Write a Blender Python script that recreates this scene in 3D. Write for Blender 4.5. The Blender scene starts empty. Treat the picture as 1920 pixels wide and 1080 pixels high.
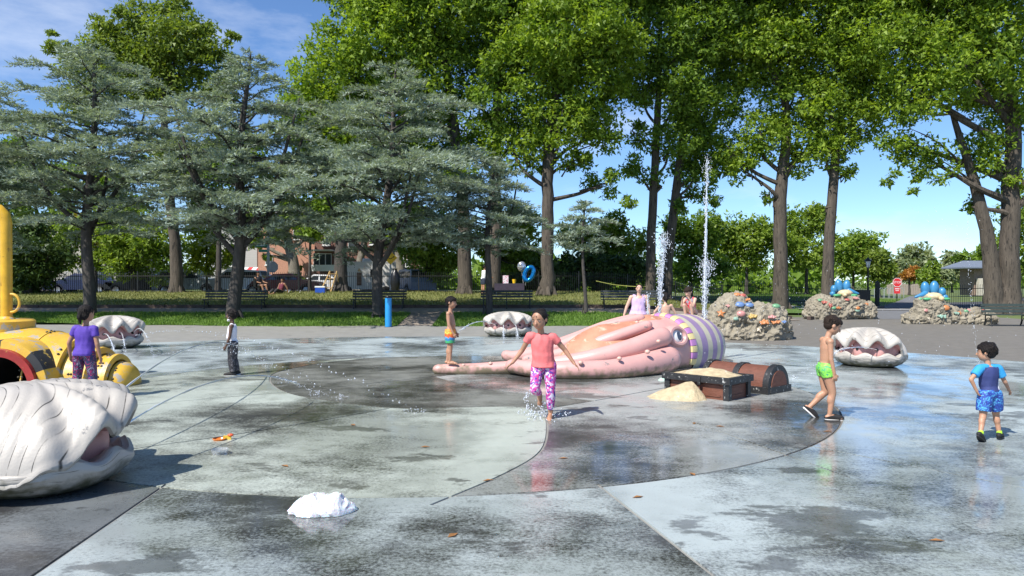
import bpy, bmesh, math, random
import numpy as np
from mathutils import Vector, Matrix, Euler
random.seed(7); RNG = np.random.default_rng(11)
SC = bpy.context.scene; COL = SC.collection
R = math.radians; PI = math.pi

# ------------------------------------------------------------ camera, sky, sun, exposure
cam = bpy.data.cameras.new('camera'); camo = bpy.data.objects.new('camera', cam); COL.objects.link(camo)
cam.lens = 26.25; cam.sensor_width = 36; cam.clip_start = 0.05; cam.clip_end = 3000
HC = 1.7; F = 1400.0; YH = 530.0
camo.location = (0, 0, HC); camo.rotation_euler = (R(90) - math.atan(10 / F), 0, 0)
SC.camera = camo
SUN_EL, SUN_AZ = 50, 222          # degrees; azimuth the sun stands at, clockwise from +Y (behind the camera, left)
w = bpy.data.worlds.new('World'); SC.world = w; w.use_nodes = True
nt = w.node_tree; nt.nodes.clear()
N = nt.nodes.new; L = nt.links.new
out = N('ShaderNodeOutputWorld'); bg = N('ShaderNodeBackground'); sky = N('ShaderNodeTexSky')
sky.sky_type = 'NISHITA'; sky.sun_disc = False
sky.sun_elevation = R(SUN_EL); sky.sun_rotation = R(SUN_AZ); sky.air_density = 1.0; sky.dust_density = 0.0; sky.ozone_density = 4.0; sky.altitude = 1200
bg.inputs['Strength'].default_value = 0.115
tc = N('ShaderNodeTexCoord'); mp = N('ShaderNodeMapping'); mp.inputs['Scale'].default_value = (1.0, 1.0, 3.2)
nz = N('ShaderNodeTexNoise'); nz.inputs['Scale'].default_value = 2.6; nz.inputs['Detail'].default_value = 9; nz.inputs['Roughness'].default_value = 0.6
rp = N('ShaderNodeValToRGB'); rp.color_ramp.elements[0].position = 0.52; rp.color_ramp.elements[1].position = 0.9
rp.color_ramp.elements[1].color = (0.75, 0.75, 0.75, 1)
mx = N('ShaderNodeMix'); mx.data_type = 'RGBA'; mx.inputs[7].default_value = (7.4, 7.7, 8.2, 1)
L(tc.outputs['Generated'], mp.inputs[0]); L(mp.outputs[0], nz.inputs['Vector']); L(nz.outputs['Fac'], rp.inputs[0])
tn = N('ShaderNodeMix'); tn.data_type = 'RGBA'; tn.blend_type = 'MULTIPLY'; tn.inputs[0].default_value = 1; tn.inputs[7].default_value = (.78, .90, 1.04, 1)
L(sky.outputs[0], tn.inputs[6]); L(rp.outputs[0], mx.inputs[0]); L(tn.outputs[2], mx.inputs[6]); L(mx.outputs[2], bg.inputs['Color']); L(bg.outputs[0], out.inputs[0])
sl = bpy.data.lights.new('sun', 'SUN'); sl.energy = 4.8; sl.angle = R(0.53); sl.color = (1.0, 0.95, 0.87)
so = bpy.data.objects.new('sun', sl); COL.objects.link(so)
_a = R(SUN_AZ); sdir = Vector((math.sin(_a) * math.cos(R(SUN_EL)), math.cos(_a) * math.cos(R(SUN_EL)), math.sin(R(SUN_EL))))
so.rotation_euler = sdir.to_track_quat('Z', 'Y').to_euler(); so.location = (-20, -20, 40)
SC.view_settings.view_transform = 'Standard'; SC.view_settings.look = 'None'
SC.view_settings.exposure = 0.55; SC.view_settings.gamma = 1.0; SC.view_settings.use_curve_mapping = False

# ------------------------------------------------------------ terrain height
def sst(a, b, x):
    t = min(1, max(0, (x - a) / (b - a))); return t * t * (3 - 2 * t)
def lerpt(tab, y):
    if y <= tab[0][0]: return tab[0][1]
    for (a, za), (b, zb) in zip(tab, tab[1:]):
        if y <= b: return za + (zb - za) * (y - a) / (b - a)
    return tab[-1][1]
TL = [(28.7, 0), (33, .36), (35.3, .5), (44, 1.04), (47, .98), (50, .86), (66, .86), (70, 1.0), (200, 1.0)]
PATHL = [(9.5, 29), (17.1, 39), (25.1, 50.6), (61, 113), (120, 216)]
def pathx(y):
    for (x0, y0), (x1, y1) in zip(PATHL, PATHL[1:]):
        if y <= y1: return x0 + (x1 - x0) * (y - y0) / (y1 - y0)
    return 120 + (y - 216) * .57
def zg(x, y):
    wl = 1 - sst(5, 13, x)
    zr = 0.0
    if y > 38:
        d = abs(x - pathx(y) - 2.5) - 3.2
        zr = .55 * sst(38, 56, y) * sst(0, 8, d)
    return wl * lerpt(TL, y) + (1 - wl) * zr
def gp(px, py, z=0.0):
    """ground point seen at a pixel of the photograph, for ground at height z"""
    Y = (HC - z) * F / (py - YH); return ((px - 960) / F * Y, Y)
def xat(px, Y): return (px - 960) / F * Y
def zat(py, Y): return HC - (py - YH) / F * Y

# ------------------------------------------------------------ mesh helpers
class MB:
    def __init__(s): s.v = []; s.f = []; s.m = []
    def add(s, v, f, mi=0):
        o = len(s.v); s.v += [tuple(p) for p in v]; s.f += [tuple(i + o for i in q) for q in f]; s.m += [mi] * len(f); return s
    def box(s, c, d, rot=None, mi=0):
        x, y, z = d[0] / 2, d[1] / 2, d[2] / 2
        v = [Vector(p) for p in ((-x, -y, -z), (x, -y, -z), (x, y, -z), (-x, y, -z), (-x, -y, z), (x, -y, z), (x, y, z), (-x, y, z))]
        if rot is not None: v = [rot @ p for p in v]
        v = [p + Vector(c) for p in v]
        return s.add(v, [(0, 3, 2, 1), (4, 5, 6, 7), (0, 1, 5, 4), (1, 2, 6, 5), (2, 3, 7, 6), (3, 0, 4, 7)], mi)
    def tube(s, pts, rad, n=10, caps=True, flat=None, mi=0, rnd=0):
        """tube through pts, radius per point; rnd>0 rounds the ends"""
        pts = [Vector(p) for p in pts]
        if not hasattr(rad, '__len__'): rad = [rad] * len(pts)
        rad = list(rad)
        if rnd:
            d0 = (pts[0] - pts[1]).normalized(); d1 = (pts[-1] - pts[-2]).normalized(); r0, r1 = rad[0], rad[-1]
            pre = [(pts[0] + d0 * r0 * math.sin(a), r0 * math.cos(a)) for a in (1.45, 1.1, .6)]
            post = [(pts[-1] + d1 * r1 * math.sin(a), r1 * math.cos(a)) for a in (.6, 1.1, 1.45)]
            pts = [p for p, _ in pre] + pts + [p for p, _ in post]; rad = [q for _, q in pre] + rad + [q for _, q in post]
        V = []; k = len(pts); up = None
        for i, p in enumerate(pts):
            t = (pts[min(i + 1, k - 1)] - pts[max(i - 1, 0)])
            t = t.normalized() if t.length > 1e-9 else Vector((0, 0, 1))
            if up is None: up = Vector((0, 0, 1)) if abs(t.z) < .9 else Vector((0, 1, 0))
            a = t.cross(up)
            if a.length < 1e-5: a = t.orthogonal()
            a.normalize(); b = a.cross(t).normalized(); up = b
            for j in range(n):
                q = 2 * PI * j / n; rr = rad[i]
                V.append(p + a * math.cos(q) * rr + b * math.sin(q) * rr * (flat or 1))
        Fc = [(i * n + j, i * n + (j + 1) % n, (i + 1) * n + (j + 1) % n, (i + 1) * n + j) for i in range(k - 1) for j in range(n)]
        if caps: Fc += [tuple(range(n - 1, -1, -1)), tuple(range((k - 1) * n, k * n))]
        return s.add(V, Fc, mi)
    def lathe(s, prof, n=24, axis='Z', c=(0, 0, 0), mi=0, a0=0, a1=2 * PI):
        """prof: (radius, height) pairs"""
        V = []; full = abs(a1 - a0 - 2 * PI) < 1e-6; m = n if full else n + 1
        for r, h in prof:
            for j in range(m):
                q = a0 + (a1 - a0) * j / n; x, y = r * math.cos(q), r * math.sin(q)
                p = {'Z': (x, y, h), 'X': (h, x, y), 'Y': (x, h, y)}[axis]
                V.append((p[0] + c[0], p[1] + c[1], p[2] + c[2]))
        Fc = []
        for i in range(len(prof) - 1):
            for j in range(n):
                k = (j + 1) % m; Fc.append((i * m + j, i * m + k, (i + 1) * m + k, (i + 1) * m + j))
        return s.add(V, Fc, mi)
    def ell(s, c, r, rot=None, n=16, m=10, mi=0):
        V = []; c = Vector(c)
        for i in range(m + 1):
            a = -PI / 2 + PI * i / m
            for j in range(n):
                q = 2 * PI * j / n
                p = Vector((r[0] * math.cos(a) * math.cos(q), r[1] * math.cos(a) * math.sin(q), r[2] * math.sin(a)))
                if rot is not None: p = rot @ p
                V.append(p + c)
        return s.add(V, [(i * n + j, i * n + (j + 1) % n, (i + 1) * n + (j + 1) % n, (i + 1) * n + j) for i in range(m) for j in range(n)], mi)
    def drop(s, p, r, k=1.3):
        x, y, z = p; return s.add([(x + r, y, z), (x, y + r, z), (x - r, y, z), (x, y - r, z), (x, y, z + r * k), (x, y, z - r * k)], [(0, 1, 4), (1, 2, 4), (2, 3, 4), (3, 0, 4), (1, 0, 5), (2, 1, 5), (3, 2, 5), (0, 3, 5)])
    def prism(s, poly, z0, z1, mi=0):
        n = len(poly); V = [(x, y, z0) for x, y in poly] + [(x, y, z1) for x, y in poly]
        return s.add(V, [tuple(range(n - 1, -1, -1)), tuple(range(n, 2 * n))] + [(i, (i + 1) % n, n + (i + 1) % n, n + i) for i in range(n)], mi)
    def build(s, name, mat, parent=None, smooth=True, loc=None, weld=True, sharp=None):
        me = bpy.data.meshes.new(name); me.from_pydata(s.v, [], s.f)
        if weld or sharp:
            bm = bmesh.new(); bm.from_mesh(me)
            if weld: bmesh.ops.remove_doubles(bm, verts=bm.verts, dist=1e-5)
            bmesh.ops.recalc_face_normals(bm, faces=bm.faces); bm.to_mesh(me); bm.free()
        mats = mat if isinstance(mat, (list, tuple)) else [mat]
        for m_ in mats: me.materials.append(m_)
        if len(mats) > 1 and len(me.polygons) == len(s.m): me.polygons.foreach_set('material_index', s.m)
        if smooth:
            me.polygons.foreach_set('use_smooth', [True] * len(me.polygons))
            try: me.set_sharp_from_angle(angle=R(sharp or 42))
            except Exception: pass
        return link(name, me, parent, loc)
def link(name, me, parent=None, loc=None):
    o = bpy.data.objects.new(name, me); COL.objects.link(o)
    if parent is not None: o.parent = parent
    if loc is not None: o.location = loc
    return o
def tag(o, label, cat, group=None, kind=None):
    o['label'] = label; o['category'] = cat
    if group: o['group'] = group
    if kind: o['kind'] = kind
    return o
def thing(name, label, cat, loc=(0, 0, 0), rz=0, group=None):
    o = bpy.data.objects.new(name, None); COL.objects.link(o); o.empty_display_size = .2
    o.location = loc; o.rotation_euler = (0, 0, rz); return tag(o, label, cat, group)
def struct(o): o['kind'] = 'structure'; return o
def copy_tree(o, parent=None):
    c = o.copy(); COL.objects.link(c)
    if parent is not None: c.parent = parent
    for ch in o.children: copy_tree(ch, c)
    return c
def npmesh(name, V, Fq, mat, parent=None, col=None, smooth=False):
    """big mesh from numpy: V (n,3), Fq (m,4) quads; col = per-face float attribute 'tint'"""
    me = bpy.data.meshes.new(name); n = len(V); m = len(Fq); k = Fq.shape[1]
    me.vertices.add(n); me.vertices.foreach_set('co', V.astype(np.float32).ravel())
    me.loops.add(m * k); me.loops.foreach_set('vertex_index', Fq.astype(np.int32).ravel())
    me.polygons.add(m); me.polygons.foreach_set('loop_start', np.arange(m, dtype=np.int32) * k)
    try: me.polygons.foreach_set('loop_total', np.full(m, k, dtype=np.int32))
    except Exception: pass
    if col is not None:
        at = me.attributes.new('tint', 'FLOAT', 'FACE'); at.data.foreach_set('value', col.astype(np.float32))
    me.materials.append(mat); me.update(calc_edges=True)
    if smooth: me.polygons.foreach_set('use_smooth', [True] * m)
    return link(name, me, parent)

# ------------------------------------------------------------ materials
def c4(c): return (c[0], c[1], c[2], 1)
def mat(name, col, rough=.6, var=.18, scale=6, bump=0, bscale=60, metal=0, chips=None, chipt=.62, chipscale=7, trans=0, spec=.5, coat=0, sss=0, coord='Object', stretch=None):
    m = bpy.data.materials.new(name); m.use_nodes = True; t = m.node_tree; b = t.nodes['Principled BSDF']
    b.inputs['Roughness'].default_value = rough; b.inputs['Metallic'].default_value = metal
    b.inputs['Specular IOR Level'].default_value = spec; b.inputs['Coat Weight'].default_value = coat
    b.inputs['Transmission Weight'].default_value = trans
    if sss: b.inputs['Subsurface Weight'].default_value = sss; b.inputs['Subsurface Radius'].default_value = (.02, .008, .005)
    tcn = t.nodes.new('ShaderNodeTexCoord'); src = tcn.outputs[coord]
    if stretch:
        mpn = t.nodes.new('ShaderNodeMapping'); mpn.inputs['Scale'].default_value = stretch; t.links.new(src, mpn.inputs[0]); src = mpn.outputs[0]
    nz = t.nodes.new('ShaderNodeTexNoise'); nz.inputs['Scale'].default_value = scale; nz.inputs['Detail'].default_value = 6; nz.inputs['Roughness'].default_value = .65
    t.links.new(src, nz.inputs['Vector'])
    mr = t.nodes.new('ShaderNodeMapRange'); mr.inputs[1].default_value = .3; mr.inputs[2].default_value = .7; t.links.new(nz.outputs['Fac'], mr.inputs[0])
    mx = t.nodes.new('ShaderNodeMix'); mx.data_type = 'RGBA'
    mx.inputs[6].default_value = c4([x * (1 - var) for x in col]); mx.inputs[7].default_value = c4([min(1, x * (1 + var)) for x in col])
    t.links.new(mr.outputs[0], mx.inputs[0]); last = mx.outputs[2]
    if chips:
        n2 = t.nodes.new('ShaderNodeTexNoise'); n2.inputs['Scale'].default_value = chipscale; n2.inputs['Detail'].default_value = 8; n2.inputs['Roughness'].default_value = .7
        t.links.new(src, n2.inputs['Vector'])
        r2 = t.nodes.new('ShaderNodeMapRange'); r2.inputs[1].default_value = chipt; r2.inputs[2].default_value = chipt + .03; t.links.new(n2.outputs['Fac'], r2.inputs[0])
        m2 = t.nodes.new('ShaderNodeMix'); m2.data_type = 'RGBA'; m2.inputs[7].default_value = c4(chips)
        t.links.new(r2.outputs[0], m2.inputs[0]); t.links.new(last, m2.inputs[6]); last = m2.outputs[2]
    t.links.new(last, b.inputs['Base Color'])
    if bump:
        n3 = t.nodes.new('ShaderNodeTexNoise'); n3.inputs['Scale'].default_value = bscale; n3.inputs['Detail'].default_value = 5
        t.links.new(src, n3.inputs['Vector']); bp = t.nodes.new('ShaderNodeBump'); bp.inputs['Strength'].default_value = bump; bp.inputs['Distance'].default_value = .02
        t.links.new(n3.outputs['Fac'], bp.inputs['Height']); t.links.new(bp.outputs[0], b.inputs['Normal'])
    return m
def leafmat(name, dark, light, rough=.5, tr=.35):
    m = bpy.data.materials.new(name); m.use_nodes = True; t = m.node_tree; b = t.nodes['Principled BSDF']; o = t.nodes['Material Output']
    at = t.nodes.new('ShaderNodeAttribute'); at.attribute_name = 'tint'
    mx = t.nodes.new('ShaderNodeMix'); mx.data_type = 'RGBA'; mx.inputs[6].default_value = c4(dark); mx.inputs[7].default_value = c4(light)
    t.links.new(at.outputs['Fac'], mx.inputs[0]); t.links.new(mx.outputs[2], b.inputs['Base Color']); b.inputs['Roughness'].default_value = rough
    b.inputs['Specular IOR Level'].default_value = .3
    tl = t.nodes.new('ShaderNodeBsdfTranslucent'); ms = t.nodes.new('ShaderNodeMixShader'); ms.inputs[0].default_value = tr
    g = t.nodes.new('ShaderNodeMix'); g.data_type = 'RGBA'; g.blend_type = 'MULTIPLY'; g.inputs[0].default_value = 1; g.inputs[7].default_value = (1.5, 1.5, .6, 1)
    t.links.new(mx.outputs[2], g.inputs[6]); t.links.new(g.outputs[2], tl.inputs[0])
    t.links.new(b.outputs[0], ms.inputs[1]); t.links.new(tl.outputs[0], ms.inputs[2]); t.links.new(ms.outputs[0], o.inputs[0])
    return m
def wetmat(name, paint, bare, amount, wet=.5, seed=0., dirt=(.028, .027, .022), worn=.5):
    """worn painted concrete under a broken film of water"""
    m = bpy.data.materials.new(name); m.use_nodes = True; t = m.node_tree; b = t.nodes['Principled BSDF']; nd = t.nodes.new; lk = t.links.new
    geo = nd('ShaderNodeNewGeometry'); off = nd('ShaderNodeVectorMath'); off.operation = 'ADD'; off.inputs[1].default_value = (seed, seed * 1.7, 0); lk(geo.outputs['Position'], off.inputs[0])
    P = off.outputs[0]
    def noise(sc, det=6, ro=.6, st=None):
        n = nd('ShaderNodeTexNoise'); n.inputs['Scale'].default_value = sc; n.inputs['Detail'].default_value = det; n.inputs['Roughness'].default_value = ro
        if st:
            q = nd('ShaderNodeMapping'); q.inputs['Scale'].default_value = st; q.inputs['Rotation'].default_value = (0, 0, .25); lk(P, q.inputs[0]); lk(q.outputs[0], n.inputs['Vector'])
        else: lk(P, n.inputs['Vector'])
        return n.outputs['Fac']
    def math_(op, a, bb):
        q = nd('ShaderNodeMath'); q.operation = op
        for i, v in enumerate((a, bb)):
            if isinstance(v, (int, float)): q.inputs[i].default_value = v
            else: lk(v, q.inputs[i])
        return q.outputs[0]
    def rng(v, a, bb):
        q = nd('ShaderNodeMapRange'); q.inputs[1].default_value = a; q.inputs[2].default_value = bb; lk(v, q.inputs[0]); return q.outputs[0]
    def mixc(f, a, bb):
        q = nd('ShaderNodeMix'); q.data_type = 'RGBA'
        if isinstance(f, (int, float)): q.inputs[0].default_value = f
        else: lk(f, q.inputs[0])
        for i, v in ((6, a), (7, bb)):
            if isinstance(v, tuple): q.inputs[i].default_value = c4(v)
            else: lk(v, q.inputs[i])
        return q.outputs[2]
    big = noise(.42, 5, .55, (1, .75, 1)); mid = noise(2.1, 8, .72, (.8, 1.2, 1)); fine = noise(34, 6, .8)
    wearv = math_('ADD', math_('ADD', math_('MULTIPLY', big, .95), math_('MULTIPLY', mid, .50)), math_('MULTIPLY', fine, .69))   # about 1.07 mean
    k = 1.07 + (amount - .5) * .55
    wear = rng(wearv, k - .085, k + .11)
    tone = noise(.9, 4)
    pc = mixc(rng(tone, .35, .65), tuple(x * .86 for x in paint), tuple(min(1, x * 1.1) for x in paint))
    bc = mixc(rng(noise(1.3, 7, .7), .38, .62), dirt, bare)
    col = mixc(wear, pc, bc)
    speck = rng(noise(90, 2, .5), .66, .7); col = mixc(math_('MULTIPLY', speck, .5), col, dirt)
    st = math_('ADD', math_('MULTIPLY', noise(1.0, 9, .68, (.75, 1.25, 1)), .75), math_('MULTIPLY', noise(.3, 3, .5), .4))
    col = mixc(math_('MULTIPLY', rng(st, .635 + (amount - .5) * .12, .66 + (amount - .5) * .12), .7), col, bc)
    pud = math_('ADD', math_('MULTIPLY', noise(.33, 4, .5, (1, .7, 1)), .8), math_('MULTIPLY', noise(2.7, 5, .6), .25))
    wv = rng(pud, .525 - (wet - .5) * .5 - .05, .525 - (wet - .5) * .5 + .05)
    wd_ = nd('ShaderNodeMix'); wd_.data_type = 'RGBA'; wd_.blend_type = 'MULTIPLY'; wd_.inputs[7].default_value = (.8, .8, .8, 1); lk(wv, wd_.inputs[0]); lk(col, wd_.inputs[6]); lk(wd_.outputs[2], b.inputs['Base Color'])
    rr = nd('ShaderNodeMapRange'); rr.inputs[3].default_value = .36; rr.inputs[4].default_value = .045; lk(wv, rr.inputs[0])
    ro = math_('ADD', rr.outputs[0], math_('MULTIPLY', fine, .10)); lk(ro, b.inputs['Roughness'])
    b.inputs['Specular IOR Level'].default_value = .55
    b.inputs['Coat Weight'].default_value = 0.0
    hb = math_('ADD', math_('MULTIPLY', fine, math_('SUBTRACT', 1.05, wv)), math_('MULTIPLY', noise(7, 3, .5, (.5, 1.3, 1)), .35))
    bp = nd('ShaderNodeBump'); bp.inputs['Strength'].default_value = .16; bp.inputs['Distance'].default_value = .012; lk(hb, bp.inputs['Height']); lk(bp.outputs[0], b.inputs['Normal'])
    return m
def watermat(name):
    m = bpy.data.materials.new(name); m.use_nodes = True; b = m.node_tree.nodes['Principled BSDF']
    b.inputs['Base Color'].default_value = (.86, .90, .95, 1); b.inputs['Roughness'].default_value = .1; b.inputs['IOR'].default_value = 1.33
    b.inputs['Transmission Weight'].default_value = .5; b.inputs['Specular IOR Level'].default_value = .8
    return m
BLACK = mat('black_iron', (.012, .013, .014), .45, .3)
WATER = watermat('spray_water')
# ============================================================ SETTING
GRASS = mat('grass_sward', (.085, .15, .024), .85, .45, 3.5, .6, 90, coord='Object')
DRYGRASS = mat('dry_grass_sward', (.15, .165, .045), .9, .4, 1.2, .6, 80, chips=(.17, .13, .075), chipt=.6, chipscale=1.6)
DIRT = mat('soil', (.11, .085, .055), .95, .3, 4, .4, 30)
ASPH = mat('worn_asphalt', (.16, .148, .128), .85, .16, 3, .25, 120, chips=(.11, .10, .09), chipt=.64, chipscale=1.1)
ROADM = mat('road_asphalt', (.06, .06, .062), .8, .2, 2, .2, 90)
PATHM = mat('path_paving', (.27, .225, .18), .85, .15, 2.5, .2, 90, chips=(.2, .16, .13), chipt=.63, chipscale=2)
APRON = mat('concrete_apron', (.25, .245, .225), .7, .15, 2.2, .15, 100, chips=(.12, .12, .115), chipt=.62, chipscale=.8)
KERBM = mat('brown_kerb_stone', (.075, .05, .04), .8, .3, 5, .3, 60)
def sheet(name, rows, m, off, parent=None, base=False):
    """rows: list of (y, x0, x1, nx) ; heights follow the terrain"""
    mb = MB(); nx = rows[0][3]
    V = []
    for y, x0, x1, _ in rows:
        for i in range(nx + 1):
            x = x0 + (x1 - x0) * i / nx; V.append((x, y, zg(x, y) + off))
    n = nx + 1
    mb.add(V, [(j * n + i, j * n + i + 1, (j + 1) * n + i + 1, (j + 1) * n + i) for j in range(len(rows) - 1) for i in range(nx)])
    return struct(mb.build(name, m, parent, smooth=True, weld=False))
ys = list(np.linspace(-60, 26, 12)) + list(np.linspace(27, 75, 60)) + [80, 90, 105, 125, 150, 200, 280, 400, 700, 1400]
sheet('ground', [(y, -420, 420, 210) for y in ys], mat('far_grass', (.10, .135, .035), .9, .35, .6, .3, 20), -.075)
# plaza asphalt, lawns, path, road
sheet('plaza_asphalt', [(y, 2 if y < 29 else 4.5, 70 if y < 30 else max(24, 23.5), 60) for y in np.linspace(-22, 37.0, 50)], ASPH, -.014)
sheet('park_drive', [(y, pathx(y), pathx(y) + max(3.2, 5.6 - (y - 36) * .05), 6) for y in list(np.linspace(35, 60, 20)) + [70, 85, 100, 125, 150, 180, 215]], mat('drive_asphalt', (.15, .15, .152), .85, .12, 2, .15, 80), -.006)
sheet('concrete_apron', [(y, -34, 5.2 if y > 20 else 2.5, 24) for y in np.linspace(-22, 29.4, 30)], APRON, -.012)
def lawn_edge(x): return 28.75 + .12 * math.sin(x * .9) + .05 * math.sin(x * 3.1) + (.006 * (x + 6) ** 2 if x < -12 else 0)
def lawn_sheet(name, x0, x1, ylo, yhi, m, nx, ny, off):
    V = []
    for j in range(ny + 1):
        for i in range(nx + 1):
            x = x0 + (x1 - x0) * i / nx; a, b = ylo(x), yhi(x); y = a + (b - a) * j / ny; V.append((x, y, zg(x, y) + off))
    n = nx + 1
    return struct(MB().add(V, [(j * n + i, j * n + i + 1, (j + 1) * n + i + 1, (j + 1) * n + i) for j in range(ny) for i in range(nx)]).build(name, m, weld=False))
pnear = lambda x: 33.0 + (.0 if x < 0 else .05 * x)
# a worn dirt track crosses the near lawn beside the blue post
lawn_sheet('near_lawn', -44, -4.45, lawn_edge, pnear, GRASS, 90, 14, .02)
lawn_sheet('near_lawn', -3.1, 5.2, lawn_edge, lambda x: pnear(x) - max(0, x - 3.6) ** 2 * .55, GRASS, 40, 14, .02)
sheet('dirt_track', [(y, -4.9 + (y - 28.6) * .02, -2.8 + (y - 28.6) * .05, 6) for y in np.linspace(28.5, 33.2, 8)], PATHM, .004)
lawn_sheet('path', -60, 13, lambda x: pnear(x) - .15, lambda x: 35.3, PATHM, 90, 5, .006)
lawn_sheet('far_lawn', -60, 12.5, lambda x: 35.45, lambda x: 44.6 if x < 3 else 47, DRYGRASS, 90, 14, .10)
lawn_sheet('sidewalk', -75, 30, lambda x: 45.6, lambda x: 48.2, APRON, 60, 3, .02)
lawn_sheet('street', -90, 60, lambda x: 49.5, lambda x: 64.0, ROADM, 60, 6, .01)
lawn_sheet('east_lawn', 12.5, 17, lambda x: 40.5 if x < 16 else 41, lambda x: 60, GRASS, 12, 20, .05)
# kerb stones along the path, each its own length
kb = MB().box((0, 0, 0), (1.96, .15, .26)).build('kerb_stone', KERBM, smooth=False)
kroot = MB()
for i in range(37):
    x = -60 + i * 1.98 + .99
    if i == 0: o = kb
    else: o = kb.copy(); COL.objects.link(o)
    o.location = (x, 35.38, zg(x, 35.38) + .02); o.rotation_euler = (0, -math.atan2(zg(x + .9, 35.4) - zg(x - .9, 35.4), 1.8), random.uniform(-.004, .004))
    struct(o)
# kerb of the drive on the right
for i in range(12):
    t0, t1 = i / 12, (i + 1) / 12
    a = Vector((13.6 + (25.3 - 13.6) * t0, 34.2 + (50.9 - 34.2) * t0, 0)); b = Vector((13.6 + 11.7 * t1, 34.2 + 16.7 * t1, 0)); d = b - a
    o = MB().box((0, 0, .02), (d.length * .985, .16, .24)).build('kerb_stone', KERBM, smooth=False, loc=((a + b) / 2)); o.rotation_euler.z = math.atan2(d.y, d.x); struct(o)

# ---- grass blades (stuff): short tufts over the lawns
def blades(name, n, fx, m, h0, h1, label, off=.02):
    P = np.array([fx() for _ in range(n)]); Z = np.array([zg(x, y) for x, y in P]) + off
    a = RNG.uniform(0, 2 * PI, n); h = RNG.uniform(h0, h1, n); wd = RNG.uniform(.012, .03, n); ln = RNG.normal(0, .04, (n, 2))
    V = np.empty((n, 3, 3)); dx, dy = np.cos(a) * wd, np.sin(a) * wd
    V[:, 0] = np.c_[P[:, 0] - dx, P[:, 1] - dy, Z - .01]; V[:, 1] = np.c_[P[:, 0] + dx, P[:, 1] + dy, Z - .01]; V[:, 2] = np.c_[P[:, 0] + ln[:, 0], P[:, 1] + ln[:, 1], Z + h]
    o = npmesh(name, V.reshape(-1, 3), np.arange(n * 3).reshape(-1, 3), m, col=RNG.uniform(0, 1, n)); tag(o, label, 'grass', kind='stuff')
BLADE = leafmat('grass_blade', (.07, .15, .02), (.20, .32, .06), .6, .3)
BLADED = leafmat('dry_grass_blade', (.09, .12, .025), (.26, .25, .09), .7, .25)
def f1():
    while True:
        x = random.uniform(-40, 5.1)
        if -4.45 < x < -3.05: continue
        y0 = lawn_edge(x); y1 = pnear(x) - max(0, x - 3.6) ** 2 * .55
        if y1 > y0: return (x, y0 + (y1 - y0) * random.random() ** 1.1)
blades('lawn_grass', 60000, f1, BLADE, .04, .11, 'bright green mown grass on the strip between wet pad and path')
blades('bank_grass', 45000, lambda: (random.uniform(-48, 12), random.uniform(35.5, 44.6)), BLADED, .05, .13, 'yellowish sun-dried grass on the bank behind the benches', .1)
blades('meadow_grass', 22000, lambda: (lambda y: (pathx(y) - random.uniform(.1, 16), y))(random.uniform(41, 75)), BLADE, .06, .16, 'green grass beside the park drive behind the iron fence', -.02)

# ---- the splash pad: painted concrete slabs parted by open joints
PC, PR = (-1.1, 11.6), 5.7
OC, OR = (-2.0, 8.6), 15.0
def strip(mb, pts, wd=.03, z0=-.2, z1=.05):
    P = [Vector((x, y, 0)) for x, y in pts]; n = len(P); closed = (P[0] - P[-1]).length < 1e-6
    Ls, Rs = [], []
    for i in range(n):
        a = P[(i - 1) % (n - 1)] if closed else P[max(0, i - 1)]; b = P[(i + 1) % (n - 1)] if closed and i == n - 1 else P[min(n - 1, i + 1)]
        if closed and i == 0: a = P[n - 2]
        if closed and i == n - 1: b = P[1]
        t = (b - a).normalized(); q = Vector((-t.y, t.x, 0)) * wd / 2; Ls.append(P[i] + q); Rs.append(P[i] - q)
    m = n - 1 if closed else n
    V = [(p.x, p.y, z) for i in range(m) for p, z in ((Ls[i], z0), (Rs[i], z0), (Rs[i], z1), (Ls[i], z1))]
    Fc = []
    for i in range(m if closed else m - 1):
        j = (i + 1) % m
        for k in range(4): Fc.append((i * 4 + k, i * 4 + (k + 1) % 4, j * 4 + (k + 1) % 4, j * 4 + k))
    if not closed: Fc += [(3, 2, 1, 0), tuple((m - 1) * 4 + k for k in range(4))]
    mb.add(V, Fc)
def spline(pts, k=8):
    P = [Vector((p[0], p[1], p[2] if len(p) > 2 else 0)) for p in pts]; o = []
    for i in range(len(P) - 1):
        p0, p1, p2, p3 = P[max(0, i - 1)], P[i], P[i + 1], P[min(len(P) - 1, i + 2)]
        for j in range(k):
            t = j / k; o.append(.5 * ((2 * p1) + (-p0 + p2) * t + (2 * p0 - 5 * p1 + 4 * p2 - p3) * t * t + (-p0 + 3 * p1 - 3 * p2 + p3) * t ** 3))
    return o + [P[-1]]
def ray(p, q, r0=1.0, Rr=17):   # extend p->q until past the pad rim
    p, q = Vector(p), Vector(q); d = (q - p).normalized(); return [tuple(p), tuple(p + d * Rr)]
circ = [(PC[0] + PR * math.cos(a), PC[1] + PR * math.sin(a)) for a in np.linspace(0, 2 * PI, 97)]; circ[-1] = circ[0]
K = [(-2.95, 17.15), (-3.4, 16.6), (-4.0, 15.85), (-4.45, 14.3), (-4.27, 13.15), (-3.81, 12.08), (-3.26, 11.28), (-2.59, 10.72), (-1.6, 10.13), (-.6, 10.2), (.1, 10.2), (.38, 9.6), (.42, 8.9), (.30, 7.58), (-.05, 6.67), (-.62, 5.7)]
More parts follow.
